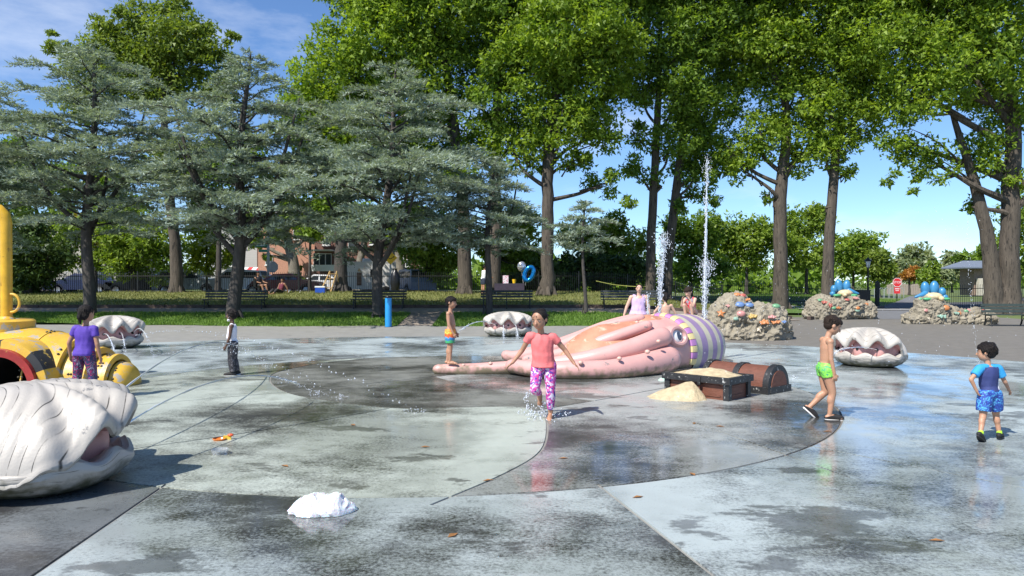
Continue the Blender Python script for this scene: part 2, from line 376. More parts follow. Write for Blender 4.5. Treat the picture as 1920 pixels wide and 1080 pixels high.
cuts = [circ, [tuple(p[:2]) for p in spline(K, 6)],
        [(-1.65, 10.1), (-2.39, 9.15), (-3.13, 8.32), (-3.88, 7.63), (-5.6, 6.5)],
        [(-1.41, 13.55), (-3.26, 11.75), (-4.2, 11.1), (-5.4, 10.26), (-7.1, 9.4)],
        [(.30, 9.9), (1.2, 10.75), (2.09, 9.52), (2.95, 6.5)], [(1.2, 10.75), (2.6, 12.2), (4.3, 14.2)], [(-1.41, 13.55), (.2, 14.6), (1.0, 17.5)], [(-1.41, 13.55), (-.6, 12.0), (1.2, 10.75)],
        ray((.72, 6.3), (1.17, 4.33)), ray((-2.92, 6.3), (-2.78, 4.33)), ray((3.0, 7.9), (4.24, 6.18)), ray((-3.3, 16.7), (-6.2, 23.1)), ray((3.5, 14.6), (9.6, 17.6)), ray((-6.4, 12.1), (-16, 13.2))]
disc = [(OC[0] + OR * math.cos(a), OC[1] + OR * math.sin(a)) for a in np.linspace(0, 2 * PI, 129)[:-1]]
slab0 = MB().prism(disc, -.06, 0).build('pad_blank', ASPH, smooth=False)
dg = bpy.context.evaluated_depsgraph_get
for i, c in enumerate(cuts):
    g = MB(); strip(g, c); go = g.build('groove', ASPH, smooth=False)
    md = slab0.modifiers.new('cut', 'BOOLEAN'); md.operation = 'DIFFERENCE'; md.solver = 'EXACT'; md.object = go
    me = bpy.data.meshes.new_from_object(slab0.evaluated_get(dg())); slab0.modifiers.clear(); slab0.data = me
    bpy.data.objects.remove(go)
bm = bmesh.new(); bm.from_mesh(slab0.data); bpy.data.objects.remove(slab0)
seen = set(); islands = []
for f in bm.faces:
    if f.index in seen: continue
    st = [f]; seen.add(f.index); isl = []
    while st:
        q = st.pop(); isl.append(q)
        for e in q.edges:
            for h in e.link_faces:
                if h.index not in seen: seen.add(h.index); st.append(h)
    islands.append(isl)
PAL = dict(
    blue=wetmat('pad_paint_blue', (.40, .455, .455), (.10, .108, .12), .62, .47, 3.1),
    teal=wetmat('pad_paint_teal', (.42, .46, .405), (.085, .086, .070), .54, .42, 8.3),
    mix=wetmat('pad_paint_worn', (.38, .43, .425), (.075, .08, .083), .56, .50, 17.7),
    dark=wetmat('pad_worn_tree_reflection', (.16, .175, .18), (.05, .052, .058), .45, .5, 23.9),  # worn paint, with the trees' dark reflection put into the colour too
    brown=wetmat('pad_paint_brown', (.24, .245, .22), (.07, .068, .056), .46, .45, 31.3),
    grey=wetmat('pad_paint_grey', (.36, .38, .365), (.09, .088, .088), .54, .48, 41.9))
def slab_colour(x, y):
    if (x - PC[0]) ** 2 + (y - PC[1]) ** 2 > PR * PR:
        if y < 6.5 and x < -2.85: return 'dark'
        if y < 7.5 and x < 1.0: return 'mix'
        return 'blue'
    if x < 0.4 and y < 10.1 and (x > -2 or y < 8): return 'teal'
    if y > 10 and -4.4 < x < 0.9: return 'brown'
    return 'grey' if x > 0 else 'teal'
proot = MB().prism([(OC[0] + (OR - .02) * math.cos(a), OC[1] + (OR - .02) * math.sin(a)) for a in np.linspace(0, 2 * PI, 97)[:-1]], -.058, -.042).build('splash_pad', mat('joint_bed', (.018, .018, .017), .8, .3, 20), smooth=False)
struct(proot)
print('slabs', len(islands))
for isl in islands:
    vs = {v.index: k for k, v in enumerate({v for f in isl for v in f.verts})}; inv = {k: i for i, k in vs.items()}
    bm.verts.ensure_lookup_table()
    co = [tuple(bm.verts[inv[k]].co) for k in range(len(inv))]
    fc = [tuple(vs[v.index] for v in f.verts) for f in isl]
    area = 0; cx = cy = 0
    for f in isl:
        if f.normal.z > .9: a = f.calc_area(); c = f.calc_center_median(); area += a; cx += c.x * a; cy += c.y * a
    if area < .02: continue
    cx /= area; cy /= area
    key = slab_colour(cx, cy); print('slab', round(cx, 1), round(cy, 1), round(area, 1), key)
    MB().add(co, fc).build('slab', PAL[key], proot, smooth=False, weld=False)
bm.free()
# ============================================================ TREES
BARK = mat('oak_bark', (.085, .070, .055), .95, .45, 7, 1.0, 14, chips=(.028, .024, .02), chipt=.56, chipscale=9, stretch=(1, 1, .16))
BARKD = mat('cedar_bark', (.062, .055, .05), .95, .4, 9, .9, 30, stretch=(1, 1, .3))
BARKP = mat('plane_bark', (.17, .15, .115), .9, .3, 4, .4, 20, chips=(.27, .25, .2), chipt=.58, chipscale=3)
LOAK = leafmat('oak_leaf', (.065, .135, .014), (.30, .41, .05), .5, .45)
LOAK2 = leafmat('oak_leaf_deep', (.055, .115, .014), (.23, .345, .05), .5, .45)
LLOC = leafmat('locust_leaf', (.075, .13, .018), (.24, .31, .055), .5, .4)
LCED = leafmat('cedar_needle', (.12, .165, .13), (.42, .495, .41), .65, .22)
LYEL = leafmat('yellow_leaf', (.20, .19, .02), (.42, .36, .05))
LLIME = leafmat('lime_leaf', (.16, .24, .015), (.42, .50, .05))
LDARK = leafmat('yew_leaf', (.025, .055, .014), (.08, .13, .03), .5, .25)
LPALE = leafmat('pale_leaf', (.11, .16, .07), (.33, .37, .21))
LORA = leafmat('orange_leaf', (.25, .11, .02), (.5, .25, .06))
LMID = leafmat('mid_leaf', (.08, .15, .018), (.28, .38, .06), .5, .42)
def kites(P, D, Nn, ln, wd):
    """flat pointed leaves at P along D, facing Nn: one triangle each"""
    n = len(P); D = D / np.linalg.norm(D, axis=1, keepdims=True)
    S = np.cross(D, Nn); S /= np.linalg.norm(S, axis=1, keepdims=True) + 1e-9
    ln = ln[:, None]; wd = wd[:, None] * 1.15; V = np.empty((n, 3, 3)); k = RNG.uniform(-.25, .25, (n, 1))
    V[:, 0] = P + S * wd; V[:, 1] = P + D * ln + S * wd * k; V[:, 2] = P - S * wd + D * ln * RNG.uniform(-.1, .35, (n, 1))
    return V.reshape(-1, 3), np.arange(n * 3).reshape(-1, 3)
def ball(n):
    v = RNG.normal(0, 1, (n, 3)); return v / np.linalg.norm(v, axis=1, keepdims=True)
def leaves_from_clumps(C, rad, nper, size, flat=.75):
    """C (k,3) clump centres with radii rad"""
    k = len(C); n = k * nper
    idx = np.repeat(np.arange(k), nper); u = ball(n); rr = RNG.uniform(.25, 1, n) ** .6
    off = u * rr[:, None] * rad[idx][:, None]; off[:, 2] *= flat
    P = C[idx] + off
    Nn = u * .55 + RNG.normal(0, .45, (n, 3)) + np.array([0, 0, .75])
    D = RNG.normal(0, 1, (n, 3)) + u * .6 - np.array([0, 0, .25])
    ln = RNG.uniform(.5, 1.5, n) * size
    V, Fq = kites(P, D, Nn, ln, ln * RNG.uniform(.24, .36, n))
    tint = np.clip(RNG.uniform(0, 1, n) ** 1.4 * .7 + RNG.uniform(0, .5, k)[idx], 0, 1)
    return V, Fq, tint
def stem(mb, pts, rad, n=9):
    P = spline(pts, 5); k = len(P)
    rr = []
    for i in range(k):
        t = i / (k - 1) * (len(rad) - 1); a = int(min(len(rad) - 2, t)); rr.append(rad[a] + (rad[a + 1] - rad[a]) * (t - a))
    P = [p + Vector((random.gauss(0, .06), random.gauss(0, .06), 0)) * min(1, rr[i] * 1.2) if 0 < i < k - 1 else p for i, p in enumerate(P)]
    mb.tube(P, rr, n)
def tree(name, label, base, trunk, blobs, leaf, bark=BARK, nleaf=22000, size=.215, clump=.8, group=None, tr=.35, limbs=10, zoff=0, cat='tree', flat=.75):
    """base (x,y); trunk: [(dx,dy,z,r)...] from the ground; blobs: (px, py, rpx[, dY]) crown lumps as read off the photograph at the trunk's distance"""
    bx, by = base; z0 = zg(bx, by) + zoff
    t = thing(name, label, cat, (bx, by, z0), 0, group)
    B = []
    for b in blobs:
        Y = by + (b[3] if len(b) > 3 else random.uniform(-.35, .35) * b[2] / F * by)
        B.append((xat(b[0], Y) - bx, Y - by, zat(b[1], Y) - z0, b[2] / F * Y))
    vol = np.array([b[3] ** 2.3 for b in B]); vol /= vol.sum()
    ncl = max(8, int(nleaf / 75)); C = []; rad = []
    for b, v in zip(B, vol):
        k = max(2, int(ncl * v)); u = ball(k); r = RNG.uniform(.1, 1, k) ** .45 * b[3] * 1.06
        c = u * r[:, None]; c[:, 2] *= .85; C.append(c + np.array(b[:3])); rad.append(RNG.uniform(.55, 1.25, k) * min(clump, b[3] * .6))
    C = np.concatenate(C); rad = np.concatenate(rad); C[:, 2] = np.maximum(C[:, 2], .3)
    V, Fq, tint = leaves_from_clumps(C, rad, max(10, nleaf // len(C)), size, flat)
    V[:, 2] = np.maximum(V[:, 2], .02)
    if trunk:
        mb = MB(); pts = [(a, b, c) for a, b, c, r in trunk]; rs = [q[3] for q in trunk]
        flare = [(pts[0][0], pts[0][1], -.25), (pts[0][0], pts[0][1], .12)]
        stem(mb, flare[:1] + [pts[0]] + pts[1:], [rs[0] * 1.5, rs[0] * 1.12] + rs[1:], 12)
        for q in range(6):
            a = q * PI / 3 + random.random(); mb.tube([(math.cos(a) * rs[0] * .75, math.sin(a) * rs[0] * .75, .55 * rs[0] + .3), (math.cos(a) * rs[0] * 1.25, math.sin(a) * rs[0] * 1.25, .05), (math.cos(a) * rs[0] * 1.7, math.sin(a) * rs[0] * 1.7, -.2)], [rs[0] * .3, rs[0] * .3, rs[0] * .2], 7)
        zs = [p[2] for p in pts]
        order = sorted(range(len(B)), key=lambda i: -B[i][3])[:limbs]
        for i in order:
            b = B[i]; zt = max(zs[0] + (zs[-1] - zs[0]) * .45, min(zs[-1], b[2] - b[3] * .9 - 1.0)); zt = min(zt, zs[-1])
            for (p, q) in zip(pts, pts[1:]):
                if p[2] <= zt <= q[2] + 1e-6: f = (zt - p[2]) / max(1e-6, q[2] - p[2]); s0 = Vector(p).lerp(Vector(q), f)
            e = Vector(b[:3]); d = e - s0; rr = rs[-1] * .62
            mid = s0 + d * .45 + Vector((random.uniform(-.5, .5), random.uniform(-.5, .5), -.06 * d.length + random.uniform(0, .5)))
            stem(mb, [s0, mid, e, e + d * .12], [rr, rr * .7, rr * .35, .02], 7)
            for _ in range(4):
                u = Vector(ball(1)[0]); s1 = s0.lerp(e, random.uniform(.45, .9)); e2 = e + u * b[3] * .8
                stem(mb, [s1, s1.lerp(e2, .5) + Vector((0, 0, random.uniform(-.3, .3))), e2], [rr * .38, rr * .22, .012], 5)
        mb.build('trunk', bark, t)
    npmesh('crown', V, Fq, leaf, t, tint)
    return t
def XY(px, Y): return (xat(px, Y), Y)
OG = 'tall shade trees beyond the path'
tree('shade_tree', 'tall oak with yellow-green crown behind the tallest blue cedar with a bare gap above', XY(872, 43), [(0, 0, 0, .40), (-.1, 0, 5, .34), (-.5, 0, 9, .30), (-1.2, 0, 14, .22)],
     [(640, 150, 85), (715, 80, 100), (595, 215, 55), (800, 20, 110), (700, -80, 130), (780, 190, 85), (660, 240, 60), (560, 180, 30), (760, 290, 60), (850, 330, 40)], LOAK, nleaf=87904, group=OG)
tree('shade_tree', 'oak with thick straight trunk rising right behind the thin leaning cedar', XY(926, 43.5), [(0, 0, 0, .36), (.1, 0, 5, .32), (.2, 0, 10, .26), (.2, 0, 15, .18)],
     [(900, -60, 140), (960, 60, 100), (930, 190, 80), (860, 130, 80), (880, 270, 55), (1000, -120, 140), (980, 250, 40)], LOAK2, nleaf=64973, group=OG)
tree('shade_tree', 'oak with flared base forking into heavy limbs beside the party table', XY(1025, 42), [(0, 0, 0, .44), (.05, 0, 1.5, .36), (.05, 0, 5, .33), (.1, 0, 8.3, .33), (.6, 0, 12, .22)],
     [(1010, 110, 95), (1080, 50, 100), (1095, 165, 75), (1045, 225, 60), (960, 280, 45), (1130, 250, 42), (1130, 345, 30), (1180, 380, 18), (1090, -70, 130), (1150, 90, 60), (1000, 310, 25), (1080, 300, 30)], LOAK, nleaf=68794, group=OG)
tree('shade_tree', 'slender tall tree with dark straight trunk behind the woman in lavender', XY(1218, 45), [(0, 0, 0, .30), (.1, 0, 4, .27), (.35, 0, 9, .23), (.6, 0, 14, .16)],
     [(1240, 55, 90), (1205, 150, 60), (1275, 170, 60), (1255, 265, 42), (1200, 320, 32), (1250, -80, 130), (1320, 70, 75), (1190, 250, 22), (1225, 350, 18)], LOAK2, nleaf=49685, group=OG)
tree('shade_tree', 'leaning dark-trunked tree crossing behind the tall water jets', XY(1248, 46), [(0, 0, 0, .32), (.3, 0, 4, .28), (.9, 0, 9, .24), (1.5, 0, 14, .16)],
     [(1325, 200, 62), (1300, 330, 40), (1345, 290, 48), (1385, 110, 75), (1370, -50, 120), (1330, 370, 22), (1290, 250, 40), (1280, 380, 20)], LOAK2, nleaf=45862, group=OG)
tree('shade_tree', 'oak with knobbly trunk and low forked limbs behind the shell-studded boulders', XY(1463, 45), [(0, 0, 0, .44), (0, 0, 3, .40), (.0, 0, 6.6, .38), (.4, 0, 11, .25)],
     [(1435, 95, 85), (1485, 190, 62), (1425, 250, 52), (1500, 20, 105), (1395, 320, 32), (1520, 270, 42), (1460, -110, 140), (1370, 290, 28), (1490, 300, 30), (1440, 370, 14)], LOAK, nleaf=61151, group=OG)
tree('shade_tree', 'tall straight tree rising beside the blue creatures on the boulder by the gate', XY(1550, 44), [(0, 0, 0, .36), (.1, 0, 3, .32), (.4, 0, 8, .27), (.9, 0, 13, .18)],
     [(1570, 120, 75), (1605, 220, 50), (1560, 275, 40), (1625, 50, 90), (1535, 195, 45), (1600, -90, 120), (1590, 320, 18), (1640, 170, 45), (1545, 390, 10)], LOAK, nleaf=53507, group=OG)
big = tree('shade_tree', 'massive old twin-trunked tree behind the green slatted bench', XY(1893, 41), [(0, 0, 0, .62), (.0, 0, 2, .52), (.05, 0, 6, .46), (.2, 0, 11, .36)],
     [(1800, 110, 100), (1885, 50, 105), (1720, 170, 72), (1685, 80, 75), (1705, 270, 42), (1665, 340, 20), (1760, 310, 38), (1850, 290, 50), (1905, 190, 75), (1760, 10, 100), (1820, -120, 150), (1680, -60, 110), (1830, 390, 24), (1700, 345, 18), (1910, 330, 35)], LOAK, nleaf=80261, group=OG, limbs=13)
m2 = MB(); stem(m2, [(-.75, .1, -.2), (-.8, .1, .8), (-1.0, .1, 3.2), (-1.9, 0, 7), (-3.2, 0, 11)], [.62, .5, .40, .28, .12], 12); m2.build('trunk', BARK, big)
# trees on the left, behind the cedars and along the street
tree('locust_tree', 'feathery honey locust towering above and behind the blue cedars', XY(331, 44), [(0, 0, 0, .36), (-.1, 0, 3, .31), (-.5, 0, 7, .25), (-.8, 0, 12, .14)],
     [(240, 90, 55), (330, 70, 55), (170, 120, 45), (300, 150, 65), (390, 110, 42), (260, 35, 34), (115, 95, 24), (420, 170, 36), (160, 200, 45), (435, 75, 18), (330, 300, 55), (205, 50, 26), (320, 15, 30), (375, 45, 26), (90, 60, 12), (445, 125, 16), (230, 150, 45)], LLOC, nleaf=46000, size=.2, clump=1.2, flat=.45)
tree('street_tree', 'thin dark tree between the parked pale cars by the fence', XY(409, 45.2), [(0, 0, 0, .19), (.05, 0, 2, .16), (.1, 0, 5, .12)], [(405, 330, 50), (440, 290, 50), (375, 380, 25), (430, 400, 20)], LOAK2, BARKD, nleaf=7000, size=.26)
tree('street_tree', 'thick dark trunk standing beside the ice cream van', XY(640, 45), [(0, 0, 0, .40), (0, 0, 3, .34), (.4, 0, 7, .28)], [(640, 330, 65), (590, 250, 60), (690, 280, 60), (600, 400, 32), (540, 330, 45), (760, 400, 30)], LOAK2, BARKD, nleaf=16000, size=.27)
tree('plane_tree', 'leaning mottled plane tree in front of the pink brick house', XY(555, 67), [(0, 0, 0, .55), (-.3, 0, 3, .45), (-1.2, 0, 6, .32)], [(515, 432, 24), (478, 445, 22), (545, 400, 36), (600, 420, 30), (500, 478, 10), (470, 400, 30)], LMID, BARKP, nleaf=6000, size=.34)
tree('street_tree', 'young slim street tree beside the red car', XY(581, 45), [(0, 0, 0, .10), (0, 0, 2, .08), (.05, 0, 4, .06)], [(580, 425, 26), (600, 395, 26), (560, 400, 20)], LOAK2, BARKD, nleaf=3500, size=.22)
tree('plane_tree', 'mottled street tree behind the roof of the ice cream van', XY(668, 66), [(0, 0, 0, .4), (.4, 0, 3, .32), (1.2, 0, 6, .2)], [(690, 410, 30), (720, 440, 26), (650, 400, 24)], LMID, BARKP, nleaf=4500, size=.34)
tree('plane_tree', 'curved street tree behind the yellow diamond sign', XY(752, 66), [(0, 0, 0, .5), (-.1, 0, 2.5, .42), (-.9, 0, 5.5, .3)], [(735, 430, 30), (770, 420, 35), (790, 455, 26)], LMID, BARKP, nleaf=5000, size=.34)
tree('round_shrub', 'clipped round green shrub at the foot of the pink brick house', XY(553, 69), None, [(553, 505, 9), (553, 512, 8)], LOAK2, nleaf=900, size=.25, clump=.3, cat='shrub')
tree('dark_shrub', 'dense dark shrub at the fence end behind the yellow periscope', XY(52, 43), [(0, 0, 0, .2), (0, 0, 1.5, .15)], [(50, 480, 48), (80, 500, 38), (20, 510, 40), (40, 430, 40), (100, 470, 30), (60, 535, 25)], LDARK, BARKD, nleaf=12000, size=.2, clump=.7)
tree('weeping_tree', 'drooping light green tree hanging over the navy car', XY(250, 46.5), [(0, 0, 0, .16), (0, 0, 2, .13), (.1, 0, 3.5, .1)], [(230, 430, 62), (290, 450, 48), (200, 470, 36), (250, 500, 36), (310, 480, 30), (120, 430, 40), (130, 480, 26), (290, 525, 16)], LMID, BARKD, nleaf=17000, size=.22, clump=.7)
tree('yellow_tree', 'small tree with golden leaves showing beside the leftmost cedar trunk', XY(180, 48.5), [(0, 0, 0, .1), (0, 0, 3, .07)], [(150, 440, 24), (192, 465, 24), (205, 440, 18), (150, 410, 16)], LYEL, BARKD, nleaf=2600, size=.22, clump=.5)
tree('lime_tree', 'small lime-yellow leaved tree above the silver estate car', XY(388, 49), [(0, 0, 0, .09), (0, 0, 3, .06)], [(385, 450, 34), (365, 485, 22), (410, 480, 24), (395, 500, 18), (372, 420, 22), (440, 470, 18)], LLIME, BARKD, nleaf=5200, size=.22, clump=.5)
tree('street_tree', 'broad dark tree over the houses at the far left', XY(90, 64), [(0, 0, 0, .4), (0, 0, 5, .3)], [(60, 330, 70), (150, 330, 60), (20, 400, 60), (220, 360, 50), (110, 410, 40), (-20, 300, 80)], LOAK2, BARKD, nleaf=12000, size=.4)
for nm, lb, px, Y, bl, lf, n in (
    ('hedge_tree', 'bright yellow-green tree over the fence left of the thick oak trunks', 800, 49, [(800, 470, 42), (830, 430, 46), (770, 440, 34), (820, 510, 28), (850, 480, 30)], LMID, 8500),
    ('hedge_tree', 'yellow-green bushy tree behind the balloons', 965, 50, [(965, 440, 42), (940, 480, 30), (990, 480, 34), (960, 510, 24), (900, 450, 30), (985, 410, 26)], LMID, 8500),
    ('hedge_tree', 'light green tree top between the small cedar and the flared oak', 1120, 52, [(1110, 450, 36), (1150, 430, 34), (1075, 440, 30), (1180, 455, 34), (1140, 470, 26)], LMID, 7500),
    ('yew_bush', 'very dark yew thicket behind the bench next to the woman in lavender', 1120, 48, [(1070, 505, 32), (1110, 500, 34), (1150, 505, 34), (1185, 510, 30), (1060, 535, 18), (1130, 535, 20), (1190, 540, 14)], LDARK, 11000),
    ('yew_bush', 'dark yew thicket behind the flared oak trunk', 1005, 47.5, [(990, 525, 20), (1010, 515, 24), (1045, 520, 26), (970, 530, 16)], LDARK, 5000),
    ('hedge_tree', 'green tree behind the tallest water jet', 1295, 60, [(1290, 460, 42), (1320, 430, 34), (1270, 430, 30), (1300, 505, 34), (1340, 500, 28)], LOAK2, 8000),
    ('park_tree', 'round green tree behind the knobbly oak trunk', 1400, 68, [(1390, 450, 44), (1430, 440, 36), (1360, 450, 34), (1400, 485, 34), (1345, 425, 22)], LMID, 9000),
    ('park_tree', 'bright green tree filling the gap between the two trunks by the gate', 1512, 70, [(1510, 420, 38), (1500, 470, 38), (1535, 400, 24), (1485, 440, 30), (1530, 480, 26)], LMID, 8000),
    ('park_tree', 'green park tree rising behind the black lamp post', 1600, 88, [(1600, 462, 30), (1630, 455, 24), (1585, 490, 28), (1620, 490, 30), (1575, 455, 18)], LMID, 7000),
    ('park_tree', 'olive young park tree just right of the black lamp post', 1648, 84, [(1648, 490, 24), (1640, 510, 22), (1660, 505, 20)], LLOC, 4000),
    ('park_tree', 'pale silvery round tree at the far end of the drive', 1714, 120, [(1714, 482, 24), (1700, 500, 22), (1730, 500, 24), (1690, 515, 16)], LPALE, 6500),
    ('park_tree', 'small orange autumn tree at the far end of the drive', 1705, 100, [(1708, 508, 10), (1697, 514, 8), (1714, 516, 8)], LORA, 1500),
    ('park_tree', 'young green tree right of the small orange tree', 1745, 98, [(1742, 515, 16), (1738, 530, 14), (1750, 500, 9)], LMID, 3000),
    ('park_tree', 'pale olive tree left of the flat-roofed pavilion', 1785, 118, [(1785, 495, 22), (1770, 515, 20), (1800, 510, 20), (1815, 495, 18)], LPALE, 5500),
    ('park_tree', 'green tree seen between the pavilion and the massive twin trunk', 1850, 90, [(1835, 490, 16), (1850, 475, 18), (1800, 478, 10)], LOAK2, 3000),
    ('park_tree', 'light green tree at the right behind the massive twin trunk', 1925, 62, [(1915, 450, 40), (1940, 400, 50), (1910, 500, 22)], LMID, 6000)):
    d = F / Y
    h = zat(bl[0][1], Y) * .9
    tree(nm, lb, XY(px, Y), [(0, 0, 0, .16), (0, 0, h * .5, .12), (.05, 0, h, .06)], bl, lf, BARKD, nleaf=n, size=.0042 * Y + .04, clump=.02 * Y, limbs=5)
# woods that close the horizon: one mass
wl = []
for i in range(150):
    a = random.uniform(-.95, 1.0); Y = random.uniform(150, 230); wl.append((a * Y, Y, random.uniform(.5, 3.5), random.uniform(3, 5)))
for i in range(110):
    a = random.uniform(-.85, .42); Y = random.uniform(80, 100); wl.append((a * Y, Y, random.uniform(.5, 3.0), random.uniform(2, 3.5)))
C = np.array([q[:3] for q in wl]); rd = np.array([q[3] for q in wl])
V, Fq, ti = leaves_from_clumps(C, rd, 260, .9, .8); V[:, 2] = np.maximum(V[:, 2], .1)
tag(npmesh('distant_woods', V, Fq, LOAK2, None, ti), 'distant belt of green trees closing the horizon', 'trees', kind='stuff')

# ------------------------------------------------------------ blue cedars
def cedar(label, base, H, zlow, width, r0, n_br, ntuft, lean=(0, 0), forks=0, seed=1, squash=1.0):
    rs = random.Random(seed); bx, by = base; z0 = zg(bx, by) + .02
    t = thing('blue_cedar', label, 'cedar', (bx, by, z0), 0, 'blue cedars on the lawn strip')
    mb = MB(); top = Vector((lean[0], lean[1], H))
    def axis(z): q = z / H; return Vector((lean[0] * q ** 1.3 + .12 * math.sin(z * .8 + seed), lean[1] * q ** 1.3 + .1 * math.cos(z * .9 + seed), z))
    mb.tube([axis(z) for z in np.linspace(-.2, H * 1.01, 34)], [r0 * (1.25 if i == 0 else 1) * (1 - i / 33) ** .75 + .025 for i in range(34)], 11)
    mb.build('trunk', BARKD, t); mb = MB()
    for q in range(5):
        a = q * 1.256 + seed; mb.tube([(math.cos(a) * r0 * .7, math.sin(a) * r0 * .7, .35), (math.cos(a) * r0 * 1.3, math.sin(a) * r0 * 1.2, .0), (math.cos(a) * r0 * 1.5, math.sin(a) * r0 * 1.5, -.2)], [r0 * .28, r0 * .24, r0 * .12], 6)
    mb.build('root_flare', BARKD, t); mb = MB()
    for f in range(forks):
        a = rs.uniform(0, 6.28); s = axis(zlow * rs.uniform(.75, 1.2)); e = s + Vector((math.cos(a) * width * .25, math.sin(a) * width * .2, H * rs.uniform(.3, .55)))
        stem(mb, [s, s + (e - s) * .4 + Vector((math.cos(a), math.sin(a), 0)) * .5, e], [r0 * .5, r0 * .35, .03], 8)
    PP, DD, NN, LL, WW, TT = [], [], [], [], [], []
    for b in range(n_br):
        q = (b + rs.random()) / n_br; z = zlow + (H - zlow) * q ** .95; az = b * 2.39996 + rs.uniform(-.4, .4)
        prof = (min(1, .62 + q * 1.6) if q < .25 else (1 - ((q - .25) / .75) ** 1.5) * .93 + .07)
        Lb = width * .5 * prof * rs.choice((rs.uniform(.5, .8), rs.uniform(.8, 1.2))); s = axis(z); dv = Vector((math.cos(az), math.sin(az), 0))
        rise = rs.uniform(.05, .32) * Lb * (1.3 if q > .6 else .8) * squash; droop = rs.uniform(.10, .26) * Lb
        pts = []
        for i in range(9):
            f = i / 8; pts.append(s + dv * Lb * f + Vector((rs.gauss(0, .04), rs.gauss(0, .04), rise * math.sin(f * 2.0) - droop * f ** 3)))
        mb.tube(pts, [max(.012, r0 * .22 * (1 - i / 8.4) * (Lb / (width * .5) + .2)) for i in range(9)], 5)
        side = Vector((-dv.y, dv.x, 0)); nt = int(7 + Lb * 6.5)
        for k in range(nt):
            f = .18 + .82 * (k + rs.random()) / nt; i = min(7, int(f * 8)); p = pts[i].lerp(pts[i + 1], f * 8 - i)
            tl = Lb * .34 * (1.15 - f * .75) * rs.uniform(.5, 1.2) + .12; sg = 1 if k % 2 else -1
            td = (side * sg * rs.uniform(.6, 1) + dv * rs.uniform(.45, 1.1) + Vector((0, 0, rs.uniform(-.12, .22)))).normalized()
            nn = max(4, int(tl * 19)); tw = rs.random() * .5
            for j in range(nn):
                g = (j + rs.random()) / nn
                PP.append(p + td * tl * g + Vector((0, 0, -.12 * tl * g * g + rs.uniform(-.02, .05))))
                DD.append(td + Vector((rs.gauss(0, .5), rs.gauss(0, .5), rs.uniform(-.1, .45)))); NN.append((rs.gauss(0, .45), rs.gauss(0, .45), 1))
                LL.append(rs.uniform(.13, .26)); WW.append(rs.uniform(.016, .032)); TT.append(min(1, tw + rs.random() * .55))
    mb.build('boughs', BARKD, t)
    P = np.array(PP); D = np.array([tuple(d) for d in DD]); V, Fq = kites(P, D, np.array(NN), np.array(LL), np.array(WW)); TT = np.array(TT)
    # second, crossing blade for each tuft gives it body
    k = len(P); V2, F2 = kites(P + RNG.normal(0, .03, P.shape), D + RNG.normal(0, .5, D.shape), RNG.normal(0, 1, (k, 3)), np.array(LL) * .9, np.array(WW))
    npmesh('crown', np.r_[V, V2], np.r_[Fq, F2 + len(V)], LCED, t, np.r_[TT, TT * .9])
    return t
cedar('wide blue cedar whose trunk rises behind the open-mouthed shell by the submarine', XY(163, 31.6), 11.4, 3.3, 10.8, .24, 74, 0, (.4, 0), 3, 1)
cedar('broad blue cedar standing behind the child in the white vest', XY(440, 31), 10.9, 2.9, 11.6, .27, 84, 0, (.6, 0), 5, 5)
cedar('tall conical blue cedar beside the blue post', XY(708, 31.3), 10.6, 2.5, 10.6, .22, 82, 0, (.9, 0), 3, 9)
cedar('thin leaning blue cedar behind the scalloped shell fountain', XY(912, 32.2), 6.6, 2.7, 6.6, .14, 44, 0, (.35, 0), 1, 14)
cedar('small young blue cedar with a slim bare stem', XY(1095, 32.3), 4.9, 2.6, 3.5, .065, 26, 0, (.1, 0), 0, 21)
cedar('blue cedar at the lawn end whose boughs reach in over the periscope', (-24.2, 31), 11.0, 3.0, 11.0, .26, 60, 0, (0, 0), 3, 33)
